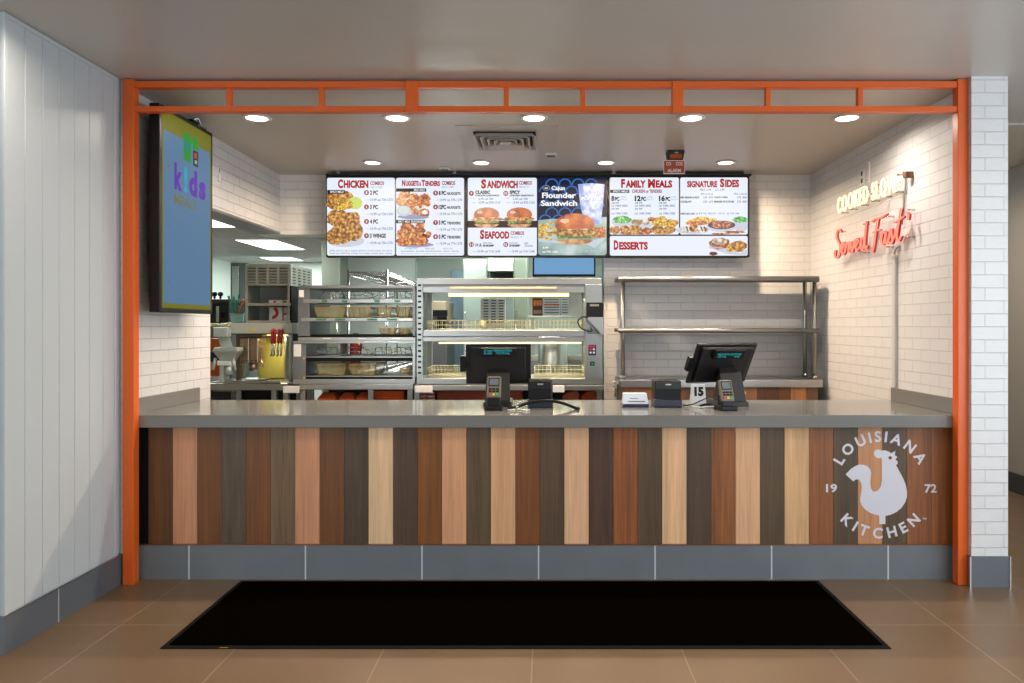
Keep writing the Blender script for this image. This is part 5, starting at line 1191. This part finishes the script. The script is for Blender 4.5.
b = MB(); bx(b, 204, 232, 325, 392, Yk, Yk+.45, STEELD, .006); b.box(wx(206, Yk), wx(230, Yk), Yk+.02, Yk+.4, 0, wz(392, Yk), DARK); b.build('base_cabinet', t)
t = thing('crumpled_foil_pack', 'crumpled clear and yellow packs heaped on top of the funnel sifter head', 'packs', at(218, 327, 2.4))
rr = random.Random(3); b = MB()
for k in range(5):
    p_ = Vector((wx(214+k*3.4, 2.4), 2.40+rr.uniform(-.02, .04), wz(326.8, 2.32)+.012+rr.uniform(0, .008))); a_ = blob(0, 0, .026, .013, rr, 14, .16); b.prism(a_, .04, [PAPER, MC['yellow_green_plastic'], WHITEP][k % 3], XZ(p_.y) @ Matrix.Translation((p_.x, p_.z, 0)), .003)
b.build('pack_heap', t)
t = thing('grey_locker', 'tall dark grey steel locker against the far kitchen wall', 'locker', (wx(236, 7.2), 7.2, 0))
b = MB(); b.box(wx(230.5, 7.2), wx(247, 7.2), 7.2, 8.1, .08, wz(263, 7.2), mat('locker_grey', (96, 102, 100), .4, .6), .006); b.box(wx(230.5, 7.2)+.05, wx(247, 7.2)-.05, 7.25, 8.05, 0, .08, DARK); b.build('body', t)
b = MB(); bx(b, 232, 239, 266, 380, 7.18, 7.199, steel_mat('mirror_steel', (170, 175, 168), .22, axis=(2, 2, 3)), .004); bx(b, 239.5, 246, 266, 380, 7.18, 7.199, MC['locker_grey'], .004); b.build('door_panel', t)
b = MB(); bx(b, 238, 238.7, 310, 330, 7.15, 7.18, CHROME, .002); b.build('handle', t)
# troffers; the wire shelving and aisle ones are unseen, added to light the kitchen
tl = mat('troffer_lens', (236, 246, 240), emit=TROFFER_E)
for (x0_, x1_, y0_, y1_, s) in ((-4.0, -3.34, 3.2, 4.36, 'nearest the portrait wall screen'), (-3.92, -3.42, 5.62, 6.8, 'over the middle of the side kitchen'), (-4.5, -4.02, 8.0, 8.6, 'farthest, near the kitchen back wall'), (-1.3, -.69, 3.2, 4.4, 'added unseen above the wire shelving'), (-.3, .3, 3.2, 4.4, 'added unseen over the aisle behind the display cabinet'), (-3.3, -2.9, 8.3, 8.8, 'small one beyond the louvred shelf unit')):
    t = thing('ceiling_troffer', 'bright rectangular kitchen ceiling light '+s, 'ceiling light', ((x0_+x1_)/2, (y0_+y1_)/2, 2.44), 0, 'kitchen ceiling light panels')
    b = MB(); b.box(x0_-.02, x1_+.02, y0_-.02, y1_+.02, 2.430, 2.4395, WHITEP, .002); b.build('frame', t)
    MB().box(x0_, x1_, y0_, y1_, 2.426, 2.4295, tl).build('diffuser', t)
    l = bpy.data.lights.new('tube', 'AREA'); l.shape = 'RECTANGLE'; l.size = x1_-x0_-.04; l.size_y = y1_-y0_-.04; l.energy = P_TROFFER*(y1_-y0_)/1.2; l.color = (.92, 1.0, .93)
    o = bpy.data.objects.new('tube', l); COL.objects.link(o); o.parent = t; o.location = (0, 0, -.02)

# ================================================================= back counter with two-tier shelf (right)
YR = 1.80
t = thing('back_counter', 'low back counter with steel top and wood plank front below the empty steel shelves', 'counter', (wx(722, YR), YR, 0))
bx(MB(), 620, 823, 379.8, 387.5, YR, BW-.002, STEEL, .004).build('steel_top', t)
b = MB(); xs = [622.5, 655, 686, 712, 736, 757, 780, 791, 806, 818]
cs = [(150, 100, 62), (120, 76, 46), (96, 78, 60), (124, 74, 42), (156, 112, 74), (98, 64, 44), (118, 74, 40), (178, 122, 74), (112, 80, 52)]
for a_, c_, c in zip(xs, xs[1:], cs): b.box(wx(a_, YR+.02), wx(c_, YR+.02)-.001, YR+.02, YR+.04, .18, wz(387.5, YR), wood_mat('back_plank_%d' % int(a_), c, int(a_) % 17, .25))
b.build('plank_front', t)
MB().box(wx(622.5, YR+.02), wx(818, YR+.02), YR+.045, BW-.002, 0, wz(387.5, YR)-.001, DARK).build('carcass', t)
# valve fitting at the back counter's corner
b = MB(); p_ = at(616, 383.5, 1.78); b.cyl(p_+Vector((-.012, .03, 0)), p_+Vector((.03, .03, 0)), .012, STEELV); b.cyl(p_+Vector((0, -.005, -.01)), p_+Vector((0, -.005, .02)), .016, CHROME); b.lathe([(.004, 0), (.026, .002), (.026, .008), (.004, .01)], CHROME, 16, Matrix.Translation(p_+Vector((-.02, -.02, -.02)))); b.cyl(p_+Vector((-.02, -.02, -.03)), p_+Vector((-.02, -.02, .02)), .007, CHROME); b.tube([p_+Vector((0, .03, 0)), p_+Vector((0, .03, -.06)), p_+Vector((.0, .06, -.10))], .009, STEELV); b.build('pipe_valve', t)
t = thing('two_tier_shelf', 'empty two-tier stainless shelf on pipe legs against the white brick wall', 'shelf', (wx(720, 1.9), 2.0, wz(379.8, YR)))
Yf_, Yb2 = 1.86, 2.17
zc = wz(379.8, YR)+.0005
for pyt, pyb, xa, xb in ((276.2, 283.2, 618.2, 818), (328.2, 333.2, 618.2, 818)):
    b = MB(); z0_, z1_ = wz(pyb-1, Yf_), wz(pyt, Yf_)
    if pyt > 300: z0_ = wz(pyb, Yf_)
    b.box(wx(xa, Yf_), wx(xb, Yf_), Yf_-.01, Yb2+.02, z1_-.012, z1_, STEELD); b.tube([(wx(xa, Yf_), Yf_-.008, (z0_+z1_)/2), (wx(xb, Yf_), Yf_-.008, (z0_+z1_)/2)], (z1_-z0_)/2, STEELD, 14); b.box(wx(xa, Yf_), wx(xb, Yf_), Yb2+.01, Yb2+.02, z1_-.03, z1_, STEELD)
    b.build('shelf_board', t)
for px, Y in ((622.7, Yf_+.02), (804.5, Yb2-.02), (814.5, Yf_+.02), (630, Yb2-.02)):
    px_ = px if px != 630 else None
    x = wx(px, Y) if px_ else wx(622.7, Yf_+.02)+.03
    if px == 804.5: x = wx(804.7, Y)
    b = MB(); b.cyl((x, Y, zc), (x, Y, wz(276.5, Yf_)-.01), .0165, STEELV, 20); b.cyl((x, Y, zc), (x, Y, zc+.03), .023, CHROME, 20); b.build('pipe_leg', t)
# ================================================================= things on the service counter
BLK2 = mat('register_black', (24, 24, 25), .32); SCR = mat('terminal_screen', (96, 104, 112), .2)
CYAN_T = mat('cyan_digits', (40, 200, 205), emit=.9)
def hz(px, py, Y): return at(px, py, Y)
def register(name_label, cx, monY, yaw, lean, w, h, zc, line1, sdx, group):
    """point-of-sale monitor seen from behind, on a wedge stand; built round the origin then placed"""
    t = thing('cash_register_screen', name_label, 'cash register', (wx(cx, monY), monY, CT), 0, group)
    R = Matrix.Rotation(yaw, 4, 'Z') @ Matrix.Rotation(lean, 4, 'X')
    C = Matrix.Translation((0, 0, zc-CT)) @ R       # local: x width, z height, -y towards the customer
    b = MB(); b.box(-w/2, w/2, -.002, .018, -h/2, h/2, BLK2, .005, M=C); b.box(-w/2+.03, w/2-.03, -.022, -.002, -h/2+.02, h/2-.015, BLK2, .008, M=C); b.build('monitor', t, world=False)
    b = MB(); b.box(-w/2+.015, w/2-.015, .018, .0195, -h/2+.015, h/2-.015, mat('dark_glass', (10, 12, 16), .1), M=C); b.build('touch_panel', t, world=False)
    b = MB(); b.box(-.105, .105, -.042, -.022, .055, h/2-.018, BLACK, .004, M=C); dsp = b.build('customer_display', t, world=False)
    b = MB(); M = C @ frame_matrix((0, -.0425, 0), (1, 0, 0), (0, 0, 1))
    put_text(b, line1[0], CYAN_T, M, -.082, .078, .083, .097, 0); put_text(b, line1[1], CYAN_T, M, -.082, .07, .068, .079, 0); b.build('display_text', dsp, world=False)
    b = MB(); b.box(-w/2-.034, -w/2-.001, -.012, .02, -.045, .05, BLACK, .005, M=C); b.box(-w/2-.004, -w/2+.02, -.008, .006, -.02, .02, BLACK, .002, M=C); b.build('card_reader', t, world=False)
    # stand: wedge rising from base plate to the monitor
    b = MB(); Rz = Matrix.Translation((sdx, 0, .0008)) @ Matrix.Rotation(yaw*.4, 4, 'Z')
    zt = zc-CT
    b.hexa([Rz @ Vector(p) for p in ((-.085, -.13, .0), (.085, -.13, .0), (.085, .14, .0), (-.085, .14, .0))], [Rz @ Vector(p) for p in ((-.08, -.12, .028), (.08, -.12, .028), (.08, .13, .028), (-.08, .13, .028))], BLK2, .004)
    b.build('base_plate', t, world=False)
    b = MB(); b.hexa([Rz @ Vector(p) for p in ((-.075, -.11, .027), (.075, -.11, .027), (.06, .08, .027), (-.06, .08, .027))], [Rz @ Vector(p) for p in ((-.068, -.055, zt-.05), (.068, -.055, zt-.05), (.05, .0, zt-.02), (-.05, .0, zt-.02))], mat('warm_black', (32, 28, 26), .5), .006); b.build('stand', t, world=False)
    return t
register('cash register screen seen from behind with cyan digits, in front of the heated display cabinet', 498.5, .50, math.radians(1.5), math.radians(10), .385, .242, wz(364, .5), ('01 item TRANSACTION', '   0.00   TOTAL'), 0.0, 'cash registers on the counter')
register('tilted cash register screen seen from behind, in front of the empty steel shelves', 722, .50, math.radians(20), math.radians(30), .405, .27, wz(363.5, .5), ('WELCOME TO OUR KITCHEN', 'TOTAL         0.00'), .03, 'cash registers on the counter')
def terminal(x, y, z, yaw, label):
    t = thing('card_terminal', label, 'card terminal', (x, y, CT), yaw, 'card terminals in front of the registers')
    L = Matrix.Translation((0, 0, z-CT)) @ Matrix.Rotation(math.radians(-22), 4, 'X')     # tilted back, face toward -Y
    b = MB(); b.box(-.039, .039, -.012, .014, -.062, .062, mat('terminal_grey', (122, 112, 98), .35, .2), .008, M=L); b.build('keypad_body', t, world=False)
    b = MB(); b.box(-.030, .030, -.0135, -.0115, .002, .052, BLACK, .002, M=L); b.box(-.025, .025, -.0145, -.0130, .008, .046, SCR, .001, M=L); b.build('screen', t, world=False)
    b = MB()
    for r in range(2):
        for c in range(3): b.box(-.028+c*.020, -.012+c*.020, -.0155, -.0115, -.018-r*.014, -.008-r*.014, BLACK, .001, M=L)
    b.build('number_keys', t, world=False)
    b = MB()
    for c, col in enumerate(((214, 60, 50), (222, 200, 50), (60, 180, 90))): b.box(-.028+c*.020, -.012+c*.020, -.0155, -.0115, -.050, -.038, mat('key_%d' % c, col, .4), .001, M=L)
    b.build('colour_keys', t, world=False)
    b = MB(); b.box(-.048, .048, -.045, .06, .0008, .024, BLACK, .006); b.hexa([(-.033, -.03, .023), (.033, -.03, .023), (.033, .04, .023), (-.033, .04, .023)], [(-.033, -.028, z-CT-.03), (.033, -.028, z-CT-.03), (.033, .04, z-CT-.02), (-.033, .04, z-CT-.02)], BLACK, .004)
    b.build('pedestal', t, world=False)
    return t
terminal(wx(493.5, .17), .215, wz(388, .17), 0, 'grey card terminal with coloured keys by the register facing the display cabinet')
terminal(wx(728, .17), .215, wz(391.5, .17), math.radians(12), 'grey card terminal turned slightly, by the tilted register')
def receipt_printer(px0, px1, pyt, pyb, label, rz=0):
    Yp = F*(EZ-CT)/(pyb-EY)-DC; x0, x1 = wx(px0, Yp), wx(px1, Yp); z1 = wz(pyt, Yp)
    t = thing('receipt_printer', label, 'printer', ((x0+x1)/2, Yp, CT), 0, 'black receipt printers on the counter')
    zb = CT+(z1-CT)*.30
    b = MB(); b.box(x0, x1, Yp+.004, Yp+.15, CT+.0005, z1, BLACK, .009); b.box(x0+.006, x1-.006, Yp-.001, Yp+.01, (zb+z1)/2, z1-.008, BLK2, .004); b.build('printer_body', t)
    b = MB(); b.box(x0-.003, x1+.003, Yp-.010, Yp+.15, CT+.0006, zb, mat('blue_black_plastic', (34, 42, 56), .35), .006); b.build('front_cover', t)
    b = MB(); xm = (x0+x1)/2; b.box(xm-.016, xm+.016, Yp-.003, Yp-.0005, z1-.028, z1-.020, mat('silver_badge', (190, 180, 165), .3, .6), .001); b.build('badge', t)
    b = MB(); b.box(x0+.015, x1-.015, Yp+.03, Yp+.05, z1-.001, z1+.002, BLACKM); b.build('paper_slot', t)
receipt_printer(528, 552.6, 380, 408, 'black receipt printer beside the register that faces the display cabinet')
receipt_printer(655, 681.5, 380.4, 407.4, 'black receipt printer between the white label box and the number 15 marker')
# arched cable of the first printer
t = thing('black_cable', 'thick black cable arching over the counter in front of the receipt printer', 'cable', at(545, 408, .26))
Yc = .24
b = MB(); b.tube([at(508, 408.4, .2), at(515, 407.5, Yc-.04), at(522, 405, Yc), at(532, 402.2, Yc), at(545, 400.8, Yc), at(558, 402, Yc), at(568, 405, Yc), at(574, 407.4, Yc), at(578.5, 408.6, .2)], .009, BLACK, 10, 6); b.build('cable_run', t)
t = thing('white_cable', 'thin white cable curving over the counter beside the card terminal', 'cable', at(525, 408, .22))
b = MB(); b.tube([at(508, 410, .16), at(513, 409.4, .19), at(517.5, 406.5, .2), at(519, 409, .22), at(524, 409.8, .17), at(530, 410.0, .15)], .003, PAPER, 8, 6); b.build('cable_run', t)
t = thing('black_cable', 'thin black cable looping between the number marker and the tilted register', 'cable', at(700, 405, .3))
b = MB(); b.tube([at(683, 405.5, .35), at(692, 404.5, .33), at(700, 401, .33), at(707, 398, .36)], .0035, BLACK, 8, 6); b.build('cable_run', t)
t = thing('white_cable', 'thin white cable lying between the second printer and the tilted register', 'cable', at(690, 406, .3))
b = MB(); b.tube([at(682, 403.5, .4), at(690, 405.5, .34), at(700, 407.2, .3), at(712, 406.5, .3), at(718, 407, .28)], .0035, PAPER, 8, 6); b.build('cable_run', t)
t = thing('black_cable', 'flat black cable bundle lying at the foot of the tilted register', 'cable', at(712, 406, .28))
b = MB(); b.tube([at(700, 405.8, .36), at(708, 404.2, .34), at(716, 406.6, .3), at(722, 407.4, .28)], .006, BLACK, 8, 5); b.build('cable_run', t)
# white label box
Yl = .36; x0, x1 = wx(622.8, Yl), wx(648.5, Yl); z1 = wz(393.6, Yl)
t = thing('label_box', 'small white box with a dark base and a black line on its face', 'label box', ((x0+x1)/2, Yl, CT))
MB().box(x0+.002, x1+.002, Yl-.008, Yl+.085, CT+.0005, CT+.018, mat('navy_base', (28, 38, 60), .35), .004).build('base', t)
b = MB(); b.hexa([(x0, Yl, CT+.018), (x1, Yl, CT+.018), (x1, Yl+.08, CT+.018), (x0, Yl+.08, CT+.018)], [(x0+.008, Yl+.02, z1), (x1-.008, Yl+.02, z1), (x1-.008, Yl+.075, z1), (x0+.008, Yl+.075, z1)], mat('pale_blue_white', (208, 216, 226), .4), .003); b.build('cover', t)
b = MB(); zf = CT+.018; hh = z1-zf
M = frame_matrix((0, Yl-.0008, zf), (1, 0, 0), (0, .02, hh))
b.prism([(x0+.03, hh*.22), (x1-.018, hh*.22), (x1-.018, hh*.30), (x0+.03, hh*.30)], 0, BLACK, M); b.prism([(x0+.04, hh*.52), (x0+.09, hh*.52), (x0+.09, hh*.58), (x0+.04, hh*.58)], 0, SCR, M)
b.build('printed_line', t)
# number 15 marker (table tent)
Yn = .46; x0, x1 = wx(690.3, Yn), wx(706, Yn); zn = wz(384, Yn)
t = thing('number_marker', 'white folded table marker with a black number 15', 'number marker', ((x0+x1)/2, Yn, CT))
b = MB(); b.hexa([(x0, Yn-.02, CT+.0005), (x1, Yn-.02, CT+.0005), (x1, Yn+.035, CT+.0005), (x0, Yn+.035, CT+.0005)], [(x0+.006, Yn+.0, zn), (x1-.006, Yn+.0, zn), (x1-.006, Yn+.012, zn), (x0+.006, Yn+.012, zn)], WHITEP, .003); b.build('marker_body', t)
b = MB(); hh = zn-CT; M = frame_matrix((0, Yn-.0212, CT), (1, 0, 0), (0, .02, hh)); put_text(b, '15', BLACK, M, x0+.022, x1-.016, hh*.44, hh*.88, .07); b.build('number_print', t)
# small round fitting seen past the tilted register
t = thing('steel_knob_post', 'small polished steel knob standing behind the tilted register', 'knob', (wx(743, .6), .6, CT))
MB().lathe([(.001, 0), (.017, .001), (.017, .006), (.007, .010), (.007, .035), (.016, .042), (.02, .055), (.014, .068), (.001, .072)], CHROME, 24, Matrix.Translation((wx(743, .6), .6, CT+.0005))).build('knob_body', t)

# ================================================================= light, world and camera
wd = bpy.data.worlds.new('daylight'); SC.world = wd; wd.use_nodes = True
bg = wd.node_tree.nodes['Background']; bg.inputs[0].default_value = (.80, .90, 1.0, 1); bg.inputs[1].default_value = W_STR
def portal(x, y, w_, rz):
    l = bpy.data.lights.new('window_portal', 'AREA'); l.shape = 'RECTANGLE'; l.size = w_; l.size_y = 1.85; l.cycles.is_portal = True
    o = bpy.data.objects.new('window_portal', l); COL.objects.link(o); o.location = (x, y, 1.42); o.rotation_euler = (math.radians(90), 0, math.radians(rz))
portal(-4.05, -7.12, 4.1, 0); portal(2.85, -7.12, 1.8, 0); portal(3.84, -3.8, 5.7, 90)
cam = bpy.data.cameras.new('camera'); co = bpy.data.objects.new('camera', cam); COL.objects.link(co)
cam.sensor_fit = 'HORIZONTAL'; cam.sensor_width = 36; cam.lens = 36*F/1024
cam.shift_x = -(EX-512)/1024; cam.shift_y = -(341.5-EY)/1024
cam.clip_start = .05; cam.clip_end = 60
co.location = (0, -DC, EZ); co.rotation_euler = (math.radians(90), 0, 0)
SC.camera = co
vs = SC.view_settings; vs.view_transform = 'Standard'; vs.look = 'None'; vs.gamma = 1; vs.exposure = EXPO; vs.use_curve_mapping = False
SC.cycles.max_bounces = 8; SC.cycles.diffuse_bounces = 4; SC.cycles.glossy_bounces = 4; SC.cycles.transmission_bounces = 6
SC.cycles.use_denoising = True; SC.cycles.sample_clamp_indirect = 6
SC.cycles.caustics_reflective = False; SC.cycles.caustics_refractive = False
